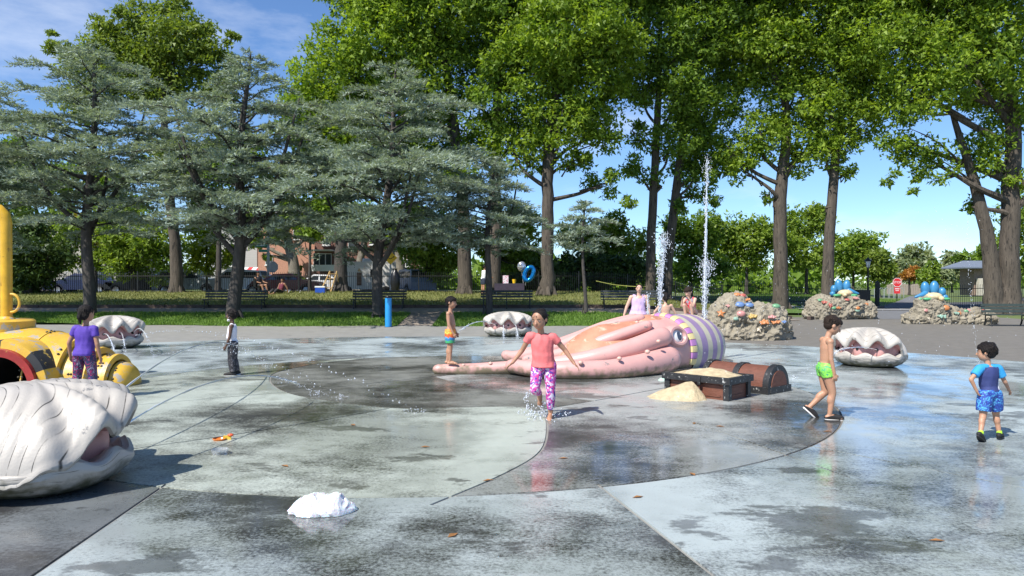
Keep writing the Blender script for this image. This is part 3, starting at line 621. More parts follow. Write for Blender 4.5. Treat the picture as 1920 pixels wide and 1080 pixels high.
# ============================================================ FOUNTAIN SCULPTURES
from mathutils import noise as mnoise
def vattr(o, name, vals):
    a = o.data.attributes.new(name, 'FLOAT', 'POINT'); a.data.foreach_set('value', np.array(vals, dtype=np.float32))
def shellmat(name, col, dirt, base=(.10, .10, .06)):
    """white weathered paint; dirt sits in the grooves (attribute), algae climbs from the ground, chips bare the cement"""
    m = mat(name, col, .42, .08, 3, .12, 60, chips=(.20, .195, .19), chipt=.635, chipscale=5); t = m.node_tree; b = t.nodes['Principled BSDF']; nd = t.nodes.new; lk = t.links.new
    src = b.inputs['Base Color'].links[0].from_socket
    at = nd('ShaderNodeAttribute'); at.attribute_name = 'groove'
    def mm(op, a, v=0.):
        q = nd('ShaderNodeMath'); q.operation = op; lk(a, q.inputs[0]); q.inputs[1].default_value = v; return q.outputs[0]
    nl = nd('ShaderNodeTexNoise'); nl.inputs['Scale'].default_value = 6; nl.inputs['Detail'].default_value = 5
    ph = mm('ABSOLUTE', mm('SUBTRACT', mm('FRACT', at.outputs['Fac']), .5)); ln = nd('ShaderNodeMapRange'); ln.inputs[1].default_value = .055; ln.inputs[2].default_value = .015; lk(ph, ln.inputs[0])
    wk = nd('ShaderNodeMapRange'); wk.inputs[1].default_value = .42; wk.inputs[2].default_value = .58; lk(nl.outputs['Fac'], wk.inputs[0]); lm_ = nd('ShaderNodeMath'); lm_.operation = 'MULTIPLY'; lk(ln.outputs[0], lm_.inputs[0]); lk(wk.outputs[0], lm_.inputs[1])
    m1 = nd('ShaderNodeMix'); m1.data_type = 'RGBA'; m1.inputs[7].default_value = c4(dirt); lk(lm_.outputs[0], m1.inputs[0]); lk(src, m1.inputs[6])
    tcn = nd('ShaderNodeTexCoord'); sp = nd('ShaderNodeSeparateXYZ'); lk(tcn.outputs['Object'], sp.inputs[0])
    nz = nd('ShaderNodeTexNoise'); nz.inputs['Scale'].default_value = 9; nz.inputs['Detail'].default_value = 7; lk(tcn.outputs['Object'], nz.inputs['Vector'])
    ad = nd('ShaderNodeMath'); ad.operation = 'MULTIPLY_ADD'; ad.inputs[1].default_value = -.42; lk(nz.outputs['Fac'], ad.inputs[0]); lk(sp.outputs['Z'], ad.inputs[2])
    mr = nd('ShaderNodeMapRange'); mr.inputs[1].default_value = -.03; mr.inputs[2].default_value = -.17; lk(ad.outputs[0], mr.inputs[0])
    m2 = nd('ShaderNodeMix'); m2.data_type = 'RGBA'; m2.inputs[7].default_value = c4(base); lk(mr.outputs[0], m2.inputs[0]); lk(m1.outputs[2], m2.inputs[6]); lk(m2.outputs[2], b.inputs['Base Color'])
    return m
SHW = shellmat('shell_white_paint', (.44, .41, .365), (.055, .05, .04)); SHP = mat('shell_pink_paint', (.54, .29, .27), .4, .1, 5, .05, 40, chips=(.6, .5, .46), chipt=.68)
HOLE = mat('nozzle_black', (.01, .01, .01), .6, .2)
def shell_meshes():
    na, ntt = 280, 84; V = []; G = []
    def zl(a): d = abs(a) * 180; return .17 + .40 * (1 - sst(55, 128, d))
    def up(a, t):
        """a: -1..1 round the shell (0 = mouth), t: 0 crown .. 1 lip"""
        th = a * PI; d = abs(a) * 180; back = sst(70, 150, d)
        fr = 1 - sst(85, 125, d); fo = math.cos(a * PI * 10) * fr * (1 - .35 * abs(a) * 2)
        ex, ey = .74 * math.sin(th), -.60 * math.cos(th)
        x = ex * t; y = .06 + ey * t - .10 * (1 - t) * 0
        z0 = zl(a); top = .80; e = 2.0 + .9 * back
        z = z0 + (top - z0) * max(0, 1 - t ** e) ** (.62 + .1 * (1 - back))
        f = fo * t ** 1.7; z += .10 * f; r = 1 + .05 * f * t; x *= r; y = .06 + (y - .06) * r
        hx, hy = x, y - .62; q = math.hypot(hx, hy) / 1.25
        ph = q * 15 + .5 * math.sin(x * 6 + 1) + .2 * math.sin(y * 15 + x * 4); g = ph % 1.0; gr = max(0, 1 - abs(g - .5) / .20) ** 2 * (t > .12) * (t < .985)
        return x, y, z + .0045 * math.cos(2 * PI * ph) * t, ph
    for i in range(ntt + 1):
        for j in range(na + 1): x, y, z, g = up(-1 + 2 * j / na, (i / ntt) ** .8 if i else .004); V.append((x, y, z)); G.append(g)
    rim = [(1.016, -.028), (1.018, -.06), (.995, -.09), (.95, -.10)]
    for s, dz in rim:
        for j in range(na + 1): a = -1 + 2 * j / na; x, y, z, g = up(a, 1); k = 1 - .55 * sst(70, 130, abs(a) * 180); V.append((x * s, .06 + (y - .06) * s, z + dz * k)); G.append(g)
    rows = ntt + 1 + len(rim); n = na + 1; Fc = [(i * n + j, i * n + j + 1, (i + 1) * n + j + 1, (i + 1) * n + j) for i in range(rows - 1) for j in range(na)]
    U = (V, Fc, G)
    # pink underside of the upper shell
    V = []
    for i in range(10):
        t = .965 - i * .05
        for j in range(na + 1):
            a = -1 + 2 * j / na; x, y, z, g = up(a, t); k = 1 - .45 * sst(70, 130, abs(a) * 180); V.append((x, y, z - (.10 + .03 * i * (i < 4) + .03 * 4 * (i >= 4)) * k))
    I = (V, [(i * n + j, i * n + j + 1, (i + 1) * n + j + 1, (i + 1) * n + j) for i in range(9) for j in range(na)])
    # lower shell
    V = []; G = []
    prof = [(.60, .0), (.74, .02), (.88, .07), (.97, .14), (1.01, .20), (1.0, .25), (.95, .275), (.88, .265), (.80, .23), (.5, .2)]
    P2 = []
    for k in range(len(prof) - 1):
        for q in range(4): f = q / 4; P2.append((prof[k][0] + (prof[k + 1][0] - prof[k][0]) * f, prof[k][1] + (prof[k + 1][1] - prof[k][1]) * f))
    for i, (s, z) in enumerate(P2):
        for j in range(160):
            q = 2 * PI * j / 160; a = math.atan2(math.sin(q), -math.cos(q)) / R(108)     # 0 at the front
            wv = math.cos(6 * PI * a) if abs(a) < 1 else math.cos(6 * PI)
            x, y = .72 * s * math.sin(q), .06 + .60 * s * math.cos(q); k = (z / .27)
            zz = z * (1 - .12 * wv * k) * 1.02; rr = 1 + .03 * wv * k
            g = i * .24 + .5 * math.sin(q * 3) + .3 * math.sin(q * 11); gr = .5 + .5 * math.cos(2 * PI * g)
            V.append((x * rr - .0 * gr, y * rr, max(0, zz - .006 * gr))); G.append(g)
    Lw = (V, [(i * 160 + j, i * 160 + (j + 1) % 160, (i + 1) * 160 + (j + 1) % 160, (i + 1) * 160 + j) for i in range(len(P2) - 1) for j in range(160)], G)
    # pink body between the shells, three lobes
    V = []
    for i in range(12):
        z = .17 + i * .033
        for j in range(97):
            a = (-1 + 2 * j / 96) * .93; th = a * R(108); b = .80 + .05 * math.cos(5 * PI * a) - .0022 * (i - 5) ** 2
            V.append((.74 * b * math.sin(th), .10 - (.60 * b) * math.cos(th), z))
    Bd = (V, [(i * 97 + j, i * 97 + j + 1, (i + 1) * 97 + j + 1, (i + 1) * 97 + j) for i in range(11) for j in range(96)])
    return U, I, Lw, Bd
_U, _I, _L, _B = shell_meshes()
def make_shell(label, loc, rz, sc):
    t = thing('shell_fountain', label, 'shell sculpture', loc, rz, 'giant shell fountains round the pad'); t.scale = (sc,) * 3
    o = MB().add(_U[0], _U[1]).build('upper_shell', SHW, t, weld=False); vattr(o, 'groove', _U[2])
    MB().add(*_I).build('shell_lining', SHP, t, weld=False)
    o = MB().add(_L[0], _L[1]).build('lower_shell', SHW, t, weld=False); vattr(o, 'groove', _L[2])
    bd = MB().add(*_B).build('pink_body', SHP, t, weld=False)
    for a in (-.4, 0, .4):
        th = a * R(108) * .8; b = .845; x, y = .74 * b * math.sin(th), .10 - .60 * b * math.cos(th); d = Vector((math.sin(th), -math.cos(th), 0))
        p = Vector((x, y, .37)); MB().tube([p - d * .06, p + d * .012], [.03, .03], 12).build('nozzle', HOLE, bd)
    return t
def face(p, q): return math.atan2(q[1] - p[1], q[0] - p[0]) + PI / 2      # turn so that -Y looks from p to q
s1 = make_shell('huge white ridged shell sculpture with chipped paint, seen from behind its mouth', (-4.02, 6.42, 0), R(138), 1.15)
s2 = make_shell('open white shell fountain behind the girl in purple', (-10.35, 19.4, 0), R(48), 1.0)
s3 = make_shell('scalloped shell fountain with three holes, beneath the thin leaning cedar', (-.13, 23.8, 0), R(2), 1.04)
s4 = make_shell('shell fountain beyond the boy in green trunks, mouth turned towards the squid', (7.28, 15.3, 0), R(-52), .98)
s1.scale = (1.2, 1.2, 1.07); s2.scale = (1.0, 1.0, 1.06); s3.scale = (1.06, 1, .98)

# ------------------------------------------------------------ squid
PINK = shellmat('squid_pink_paint', (.60, .335, .305), (.1, .07, .05), (.20, .16, .10))
ORNG = mat('squid_coral_paint', (.52, .235, .145), .5, .22, 3, .2, 40, chips=(.66, .42, .30), chipt=.56, chipscale=5)
CREAM = mat('squid_cream_paint', (.50, .46, .34), .55, .1, 5, .12, 60, chips=(.48, .44, .34), chipt=.63)
PURP = mat('squid_purple_paint', (.29, .20, .34), .55, .12, 5, .08, 60, chips=(.5, .45, .38), chipt=.66, chipscale=9)
BYEL = mat('band_yellow_paint', (.70, .58, .27), .45, .1, 5); BPUR = mat('band_violet_paint', (.45, .20, .45), .45, .1, 5)
sq = thing('squid_sculpture', 'giant pink squid sculpture with striped purple and cream body lying on the pad', 'squid sculpture', (3.05, 15.2, 0), 0)
AX = Vector((.7071, .7071, 0)); SD = Vector((.7071, -.7071, 0)); ZV = Vector((0, 0, 1))
def ringed(prof, n=56, zc=.34, sq_=1.0):
    """loft along the squid axis: (dist, radius)"""
    V = []
    for s, r in prof:
        for j in range(n):
            q = 2 * PI * j / n; p = AX * s + SD * math.cos(q) * r * 1.06 + ZV * (zc + math.sin(q) * r * sq_); V.append((p.x, p.y, max(-.03, p.z)))
    return V, [(i * n + j, i * n + (j + 1) % n, (i + 1) * n + (j + 1) % n, (i + 1) * n + j) for i in range(len(prof) - 1) for j in range(n)]
def mr(s): return .70 * math.sqrt(max(0, 1 - max(0, (s - .75) / 1.12) ** 2.6)) + .0
# mantle: alternating rings of purple and cream, each ring its own part
edges = [.10, .34, .56, .74, .92, 1.08, 1.24, 1.38, 1.52, 1.64, 1.76, 1.868]
for k, (a, b) in enumerate(zip(edges, edges[1:])):
    pr = [(a + (b - a) * i / 5, mr(a + (b - a) * i / 5)) for i in range(6)]
    v, f = ringed(pr); MB().add(v, f).build('mantle_stripe', PURP if k % 2 else CREAM, sq)
v, f = ringed([(1.866, .03), (1.866, .001)]); 
# collar band of alternating blocks
for k in range(22):
    a0 = -.35 + k * (PI + .7) / 22; a1 = a0 + (PI + .7) / 22 - .012; V = []
    secs = [(-.10, .685), (-.085, .725), (.0, .748), (.085, .735), (.11, .70)]
    for s, r in secs:
        for i in range(5):
            q = a0 + (a1 - a0) * i / 4; p = AX * s + SD * math.cos(q) * r * 1.06 + ZV * (.34 + math.sin(q) * r); V.append((p.x, p.y, max(-.02, p.z)))
    MB().add(V, [(i * 5 + j, i * 5 + j + 1, (i + 1) * 5 + j + 1, (i + 1) * 5 + j) for i in range(4) for j in range(4)]).build('collar_block', BPUR if k % 2 else BYEL, sq)
hv, hf = ringed([(.04, .70), (-.1, .69), (-.3, .68), (-.5, .665), (-.7, .62), (-.9, .53), (-1.05, .40), (-1.15, .22), (-1.18, .02)], zc=.33)
MB().add(hv, hf).build('head', PINK, sq)
def L3(p): return (p[0] - 3.05, p[1] - 15.2, p[2])
# coral-coloured web over the arm roots
mb = MB(); mb.ell(L3((2.0, 14.75, .22)), (1.3, .74, .70), Matrix.Rotation(R(25), 3, 'Z') @ Matrix.Rotation(R(-14), 3, 'Y'), 40, 20); mb.ell(L3((2.72, 15.0, .48)), (.66, .52, .585), None, 28, 16)
wv = mb.v; mb.v = [(x, y, z + .03 * mnoise.noise(Vector((x * 3, y * 3, z * 3)))) for x, y, z in wv]; mb.build('arm_web', ORNG, sq)
arms = [
    [(2.95, 14.2, .24, .27), (2.45, 13.72, .19, .22), (1.75, 13.3, .15, .18), (1.0, 13.2, .15, .165), (.45, 13.35, .15, .15), (.0, 13.75, .17, .125)],
    [(2.85, 14.22, .66, .20), (2.2, 13.82, .48, .18), (1.45, 13.68, .31, .16), (.6, 13.9, .16, .14), (-.5, 13.92, .085, .125), (-1.0, 13.9, .075, .115), (-1.38, 13.9, .08, .10)],
    [(2.6, 14.35, .88, .10), (2.0, 14.22, .68, .115), (1.4, 14.28, .47, .12), (.8, 14.55, .27, .12), (.3, 14.9, .15, .11)],
    [(2.55, 14.8, 1.0, .085), (1.9, 14.75, .84, .10), (1.35, 14.85, .60, .115), (.7, 15.15, .31, .125), (.1, 15.55, .16, .125), (-.12, 15.7, .17, .11)],
    [(2.5, 15.3, .98, .09), (1.9, 15.35, .80, .11), (1.25, 15.65, .50, .13), (.6, 16.0, .24, .14), (.2, 16.3, .14, .11)],
    [(2.5, 15.6, .55, .24), (1.8, 15.9, .4, .2), (1.2, 16.4, .22, .17), (.8, 16.9, .13, .12)]]
for k, A in enumerate(arms):
    P = spline([L3(a[:3]) for a in A], 7); rr = np.interp(np.linspace(0, len(A) - 1, len(P)), range(len(A)), [a[3] for a in A])
    MB().tube(P, list(rr), 18, rnd=1).build('arm', PINK if k != 3 else PINK, sq)
WART = mat('squid_wart_paint', (.66, .40, .33), .4, .1, 5)
warts = [((2.45, 13.5, .45), .05), ((1.9, 13.2, .36), .045), ((1.2, 13.05, .30), .05), ((.55, 13.22, .28), .04), ((2.7, 13.75, .62), .045), ((2.15, 13.75, .56), .05), ((1.6, 13.8, .45), .045), ((-.4, 13.85, .20), .04),
         ((.1, 13.9, .25), .04), ((-.9, 13.85, .17), .035), ((1.7, 14.3, .60), .05), ((1.2, 14.35, .45), .045), ((2.2, 14.7, .83), .05), ((1.5, 14.75, .62), .045), ((1.0, 15.0, .47), .045), ((.5, 15.25, .34), .04), ((2.3, 15.0, .95), .05), ((1.75, 15.15, .80), .05),
         ((2.6, 15.2, 1.02), .05), ((2.05, 14.9, .86), .045), ((2.8, 14.95, 1.03), .045), ((2.45, 14.65, .92), .04), ((1.35, 15.4, .56), .045), ((3.28, 14.62, .30), .035), ((3.18, 14.45, .43), .032), ((2.95, 14.2, .78), .035), ((3.35, 14.72, .52), .03)]
for p, r in warts: MB().ell(L3(p), (r, r, r * .8), None, 10, 7).build('wart', WART, sq)
# the eye on the near side: raised lid ring, white, iris
ec = AX * -.42 + SD * .635 + ZV * .66; en = (SD * .93 + ZV * .3 + AX * -.1).normalized(); er = en.to_track_quat('Z', 'Y').to_matrix()
lid = MB().lathe([(.29, -.12), (.26, .0), (.215, .055), (.17, .055), (.14, .01)], 32); lid.v = [tuple(er @ Vector((x * 1.15, y * .86, z)) + ec) for x, y, z in lid.v]; lid.build('eyelid', PINK, sq)
eye = MB().ell(ec + en * -.02, (.18, .14, .06), er, 20, 10).build('eye', mat('eye_white_paint', (.75, .74, .72), .25, .04), sq)
ir = MB().ell(ec + en * .012 + AX * .02, (.095, .10, .04), er, 18, 8).build('iris', mat('iris_dark_paint', (.05, .065, .10), .2, .5, 30), eye); MB().ell(ec + en * .052 + AX * .05 + ZV * .03, (.022, .02, .008), er, 10, 6).build('glint', mat('eye_glint_paint', (.8, .82, .85), .2, .02), eye)
# painted shells at the squid's side, behind the chest
for (x, y, z, r, c) in ((2.62, 13.0, .1, .07, (.45, .65, .52)), (2.95, 12.95, .12, .11, (.30, .45, .72)), (2.78, 12.75, .09, .08, (.62, .40, .36))):
    q = MB().lathe([(.001, .16), (.5, .12), (.8, .05), (1, 0)], 16); q.v = [(a * r * (1 + .12 * math.cos(8 * math.atan2(b, a))) + 0, b * r, c_ * r * 4.5) for a, b, c_ in q.v]
    tag(q.build('painted_shell', mat('painted_shell_%d' % (x * 100), c, .4, .2, 30), None, loc=(x, y, 0)), {.45: 'small mint green painted shell between squid and chest', .30: 'small blue painted shell between squid and chest', .62: 'small salmon painted shell beside the open chest'}[c[0]], 'shell')

# ------------------------------------------------------------ treasure chest
CHR = mat('chest_brown_paint', (.15, .055, .033), .6, .25, 8, .3, 30, chips=(.42, .30, .24), chipt=.68, chipscale=14, stretch=(1, 1, 3)); CHB = mat('chest_black_trim', (.022, .022, .023), .5, .4, 12, .2, 50, chips=(.40, .40, .38), chipt=.6, chipscale=16)
SAND = mat('painted_sand', (.48, .39, .24), .7, .25, 8, .8, 25, chips=(.55, .50, .40), chipt=.6)
def lp(px, py, z): x, y = gp(px, py, z); return Vector((x, y, 0))
ch = thing('treasure_chest', 'low open treasure chest sculpture filled with sand beside the squid', 'treasure chest', (2.95, 11.28, 0), R(-45))
W_, D_, H_ = 1.08, .66, .33
MB().box((0, 0, .13), (W_ - .07, D_ - .07, .27)).build('box', CHR, ch, smooth=False)
for sx in (-1, 1):
    for sy in (-1, 1): MB().box((sx * (W_ / 2 - .045), sy * (D_ / 2 - .045), .12), (.09, .09, .245)).build('corner_post', CHB, ch, smooth=False)
rimm = MB()
for a in ((0, -D_ / 2, W_ + .06, .06), (0, D_ / 2, W_ + .06, .06)): MB().box((a[0], a[1], .285), (a[2], a[3], .095)).build('rim', CHB, ch, smooth=False)
for a in ((-W_ / 2, 0, .06, D_ - .06), (W_ / 2, 0, .06, D_ - .06)): MB().box((a[0], a[1], .285), (a[2], a[3], .095)).build('rim', CHB, ch, smooth=False)
for y in (-D_ / 2 + .03, D_ / 2 - .03): MB().box((0, y, .20), (W_ - .3, .012, .02)).build('panel_moulding', CHR, ch, smooth=False); MB().box((0, y, .05), (W_ - .3, .012, .02)).build('panel_moulding', CHR, ch, smooth=False)
for x in (-W_ / 2 + .032, W_ / 2 - .032):
    MB().box((x, 0, .20), (.012, D_ - .28, .02)).build('panel_moulding', CHR, ch, smooth=False); MB().box((x, 0, .06), (.012, D_ - .28, .02)).build('panel_moulding', CHR, ch, smooth=False)
MB().box((.08, -D_ / 2 - .035, .26), (.05, .02, .12)).build('hasp', CHB, ch, smooth=False)
def heap(nx, ny, fn): 
    V = [(x, y, fn(x, y)) for y in np.linspace(-1, 1, ny) for x in np.linspace(-1, 1, nx)]
    return V, [(j * nx + i, j * nx + i + 1, (j + 1) * nx + i + 1, (j + 1) * nx + i) for j in range(ny - 1) for i in range(nx - 1)]
V, Fc = heap(34, 24, lambda x, y: .30 + .11 * math.exp(-((x - .25) ** 2 * 2.5 + (y - .1) ** 2 * 2)) + .05 * math.exp(-((x + .5) ** 2 * 6 + y * y * 3)) + .02 * mnoise.noise(Vector((x * 4, y * 3, 3))))
MB().add([(x * (W_ / 2 - .025), y * (D_ / 2 - .025), z) for x, y, z in V], Fc).build('sand_fill', SAND, ch, weld=False)
sp = []
for i in range(9):
    for j in range(40):
        a = 2 * PI * j / 40; r = 1 - i / 8; rr = r * (1 + .22 * mnoise.noise(Vector((math.cos(a) * 1.7, math.sin(a) * 1.7, 1)))); sp.append((rr * math.cos(a) * .46 + .20 * (1 - r), rr * math.sin(a) * .28 + .10 * (1 - r), (-.02 + .27 * (1 - r ** 1.2) ** .9 + .02 * mnoise.noise(Vector((rr * math.cos(a) * 4, rr * math.sin(a) * 7, 5))) * (r < .95)) if i else -.02))
tag(MB().add(sp, [(i * 40 + j, i * 40 + (j + 1) % 40, (i + 1) * 40 + (j + 1) % 40, (i + 1) * 40 + j) for i in range(8) for j in range(40)]).build('sand_heap', SAND, None, loc=(2.42, 10.95, 0)), 'mound of yellowish sculpted sand spilling against the chest corner', 'sand heap').rotation_euler.z = R(-20)
ld = thing('chest_lid', 'round-topped brown chest lid with black straps lying behind the open chest', 'chest lid', (3.72, 11.98, 0), R(-49))
arc = [(-.30, 0)] + [(-.30 * math.cos(a), .10 + .32 * math.sin(a)) for a in np.linspace(0, PI, 15)] + [(.30, 0)]
def vault(x0, x1, s, o=0): return MB().add([(x, y * s, z * s) for x in (x0, x1) for y, z in arc], [tuple(range(16, -1, -1)), tuple(range(17, 34))] + [(i, (i + 1) % 17, 17 + (i + 1) % 17, 17 + i) for i in range(17)])
vault(-.52, .52, .97).build('vault', CHR, ld)
for x in (-.56, .0, .56): vault(x - .05, x + .05, 1.03 if x else 1.02).build('strap', CHB, ld)
for y in (-.31, .31): MB().box((0, y, .05), (1.26, .07, .11)).build('base_rail', CHB, ld, smooth=False)
for x in (-.60, .60): MB().box((x, 0, .05), (.07, .55, .11)).build('base_rail', CHB, ld, smooth=False)
for x, s in ((-.575, -1), (.575, 1)): 
    q = vault(x, x + .045 * s, .74); q.v = [(a, b, c + .035) for a, b, c in q.v]; q.build('end_panel', CHR, ld)

# ------------------------------------------------------------ submarine
SUBY = mat('submarine_yellow_paint', (.66, .40, .045), .4, .12, 5, .12, 40, chips=(.40, .36, .29), chipt=.545, chipscale=3.6); SUBR = mat('submarine_red_paint', (.33, .03, .025), .45, .2, 8, chips=(.6, .4, .1), chipt=.62, chipscale=9)
BOLT = mat('bolt_dark', (.05, .045, .03), .5, .3); SUBK = mat('submarine_black_paint', (.03, .03, .03), .5, .3, chips=(.6, .4, .08), chipt=.6, chipscale=8)
sb = thing('submarine_sculpture', 'peeling yellow submarine sculpture with stepped riveted tail on the pad', 'submarine sculpture', (-8.28, 12.45, 0), 0)
def hull(name, prof, m, parent, n=40):
    mb = MB().lathe([(r, x) for x, r in prof], n, 'X'); mb.v = [(x, y, max(-.03, z)) for x, y, z in mb.v]; return mb.build(name, m, parent)
h0 = hull('hull', [(-4.2, .01), (-4.15, .5), (-3.6, .9), (-2.5, 1.03), (-1.2, 1.05), (-.3, 1.02), (.3, .95), (.75, .87), (1.1, .78), (1.12, .01)], SUBY, sb, 56)
cut = MB().tube([(.42, -1.4, .1), (.42, .4, .1)], .47, 40).build('cutter', SUBY); cut.parent = sb
md = h0.modifiers.new('b', 'BOOLEAN'); md.operation = 'DIFFERENCE'; md.solver = 'EXACT'; md.object = cut
bpy.context.view_layer.update(); me = bpy.data.meshes.new_from_object(h0.evaluated_get(dg())); h0.modifiers.clear(); h0.data = me; bpy.data.objects.remove(cut)
lin = MB().lathe([(.462, .45), (.462, -.90)], 36, 'Y', (.42, 0, .1)); lin.build('tunnel_shade_tube', mat('tunnel_painted_shade', (.02, .02, .02), .8, .3), sb)  # black tube added in the opening, painting the shade inside it
MB().lathe([(.465, -.70), (.465, -1.06), (.58, -1.06), (.585, -.98), (.585, -.5)], 40, 'Y', (.42, 0, .1)).build('tunnel_collar', SUBR, sb)
for k in range(14):
    a0 = -.1 + k * (PI + .2) / 14; a1 = a0 + (PI + .2) / 14
    MB().lathe([(.587, -.5), (.587, -.99), (.70, -.97), (.72, -.90), (.72, -.4)], 6, 'Y', (.42, 0, .1), a0=a0, a1=a1).build('collar_segment', SUBK if k in (2, 3, 7, 11) else SUBY, sb)
for nm, pr in (('tail_ring', [(1.10, .60), (1.12, .68), (1.34, .66), (1.36, .58)]), ('tail_ring', [(1.35, .50), (1.36, .60), (1.40, .63), (1.46, .62), (1.48, .52)]), ('tail_ring', [(1.47, .40), (1.48, .50), (1.66, .49), (1.67, .40)]),
               ('tail_ring', [(1.66, .42), (1.67, .515), (1.73, .51), (1.74, .42)]), ('tail_cap', [(1.73, .30), (1.735, .385), (1.86, .37), (1.94, .31), (2.0, .2), (2.01, .01)])): hull(nm, pr, SUBY, sb)
bt = MB().ell((0, 0, 0), (.022, .022, .018), None, 8, 5)
bo = None
for x, r in ((1.05, .80), (1.24, .665), (1.57, .495), (1.80, .375), (.62, .90), (-.1, 1.01), (-.05, 1.01), (.67, .89), (1.28, .662), (1.62, .49)):
    for a in (15, 22, 45, 52, 80, 87, 115, 150):
        q = R(a); p = (x, -r * math.cos(q), r * math.sin(q))
        if bo is None: bo = bt.build('rivet', BOLT, sb); o = bo
        else: o = bo.copy(); COL.objects.link(o); o.parent = sb
        o.location = p
seam = MB()
for x, r in ((-.07, 1.014), (.65, .892)): hull('hull_seam', [(x - .012, r - .02), (x - .01, r + .006), (x + .01, r + .006), (x + .012, r - .02)], SUBY, sb, 56)
MB().lathe([(.01, 1.09), (.42, 1.09), (.46, 1.06), (.46, .9)], 28, c=(-.20, 0, 0)).build('deck_plate', SUBY, sb)
pp = [(-.15, 0, 1.0), (-.15, 0, 2.3), (-.15, 0, 2.70), (-.18, 0, 2.83), (-.27, 0, 2.92), (-.40, 0, 2.94), (-.75, 0, 2.94)]
MB().tube(pp, [.088] * 7, 18).build('periscope', mat('periscope_yellow_paint', (.62, .36, .02), .35, .2, 4, chips=(.35, .18, .01), chipt=.62), sb)
MB().tube([(-.15 + .13 * math.cos(a) + .10, -.02, 1.36 + .15 * math.sin(a)) for a in np.linspace(-2.2, 2.2, 18)], .022, 8).build('periscope_handle', SUBY, sb)
MB().lathe([(.13, 1.05), (.13, 1.10), (.09, 1.14)], 18, c=(-.15, 0, 0)).build('periscope_flange', SUBY, sb)

# ------------------------------------------------------------ boulders with sea creatures
def rockmat():
    m = mat('boulder_cement', (.27, .24, .18), .95, .35, 2.2, 1.0, 14, chips=(.10, .09, .075), chipt=.57, chipscale=7); return m
ROCK = rockmat()
def rocky(lumps, seed, sub=.0):
    """one rough mass from overlapping lumps: (x, y, z, rx, ry, rz)"""
    mb = MB()
    for l in lumps: mb.ell(l[:3], l[3:6], None, 28, 16)
    o = mb.build('tmp', ROCK, weld=True); md = o.modifiers.new('r', 'REMESH'); md.mode = 'VOXEL'; md.voxel_size = .05
    me = bpy.data.meshes.new_from_object(o.evaluated_get(dg())); bpy.data.objects.remove(o)
    n = len(me.vertices); co = np.empty(n * 3, np.float32); me.vertices.foreach_get('co', co); co = co.reshape(-1, 3); no = np.empty(n * 3, np.float32); me.vertices.foreach_get('normal', no); no = no.reshape(-1, 3)
    for i in range(n):
        p = Vector(co[i]) + Vector((seed, 0, 0)); d = .16 * mnoise.noise(p * 1.3) + .15 * abs(mnoise.noise(p * 2.7)) - .13 * abs(mnoise.noise(p * 5.5)) + .07 * mnoise.noise(p * 11)
        co[i] += no[i] * d
    co[:, 2] = np.maximum(co[:, 2], -.03); me.vertices.foreach_set('co', co.ravel()); me.update(); me.polygons.foreach_set('use_smooth', [False] * len(me.polygons)); return me
CC = {k: mat('critter_' + k, v, .4, .25, 25) for k, v in dict(orange=(.52, .20, .07), pink=(.52, .24, .22), yellow=(.48, .33, .10), blue=(.13, .22, .42), green=(.14, .32, .17), red=(.45, .12, .09), teal=(.24, .38, .30), cream=(.46, .40, .30)).items()}
def critter(kind, c, parent, p, s, rz, nrm=(0, -.7, .7)):
    q = Vector(nrm).normalized().to_track_quat('Z', 'Y').to_matrix(); mb = MB()
    if kind == 'starfish':
        pts = [(math.cos(k * PI / 5 + rz) * (s if k % 2 == 0 else s * .42), math.sin(k * PI / 5 + rz) * (s if k % 2 == 0 else s * .42)) for k in range(10)]; V = [(x, y, 0) for x, y in pts] + [(x * .9, y * .9, s * .14) for x, y in pts] + [(0, 0, s * .3)]
        mb.add(V, [(i, (i + 1) % 10, 10 + (i + 1) % 10, 10 + i) for i in range(10)] + [(10 + i, 10 + (i + 1) % 10, 20) for i in range(10)])
    elif kind == 'shell':
        mb.lathe([(.001, .45 * s), (.5 * s, .40 * s), (.85 * s, .2 * s), (s, 0)], 14); mb.v = [(x * (1 + .1 * math.cos(7 * math.atan2(y, x))), y * .75, z) for x, y, z in mb.v]
    else:
        for k in range(9): a = k * 2.4 + rz; r = s * .8 * math.sqrt(k / 9); mb.ell((r * math.cos(a) * 1.5, r * math.sin(a) * .7, s * .12), (s * .3, s * .3, s * .32), None, 8, 6)
        o = mb.build('t', CC[c]); md = o.modifiers.new('r', 'REMESH'); md.mode = 'VOXEL'; md.voxel_size = s * .16; me = bpy.data.meshes.new_from_object(o.evaluated_get(dg())); bpy.data.objects.remove(o)
        o = link('coral', me, parent, p); o.rotation_mode = 'QUATERNION'; o.rotation_quaternion = q.to_quaternion(); return
    mb.v = [tuple(q @ Vector(v)) for v in mb.v]; mb.build(kind, CC[c], parent, loc=p)
def surf(me, x, z, side=-1):
    """foremost point of the rock at local x and height z"""
    best = None
    for v in me.vertices:
        if abs(v.co.x - x) < .07 and abs(v.co.z - z) < .07 and (best is None or v.co.y < best.y): best = v.co
    return best
def boulder(label, loc, lumps, seed, crit, group='boulders studded with sea creatures'):
    t = thing('boulder', label, 'boulder', loc, 0, group); me = rocky(lumps, seed); link('rock', me, t)
    for kind, c, x, z, s in crit:
        p = surf(me, x, z)
        if p is None: continue
        critter(kind, c, t, (p.x, p.y + .02, p.z), s, random.uniform(0, 6), (random.uniform(-.2, .2), -.9, .45 if z < .9 else 1.2))
    return t
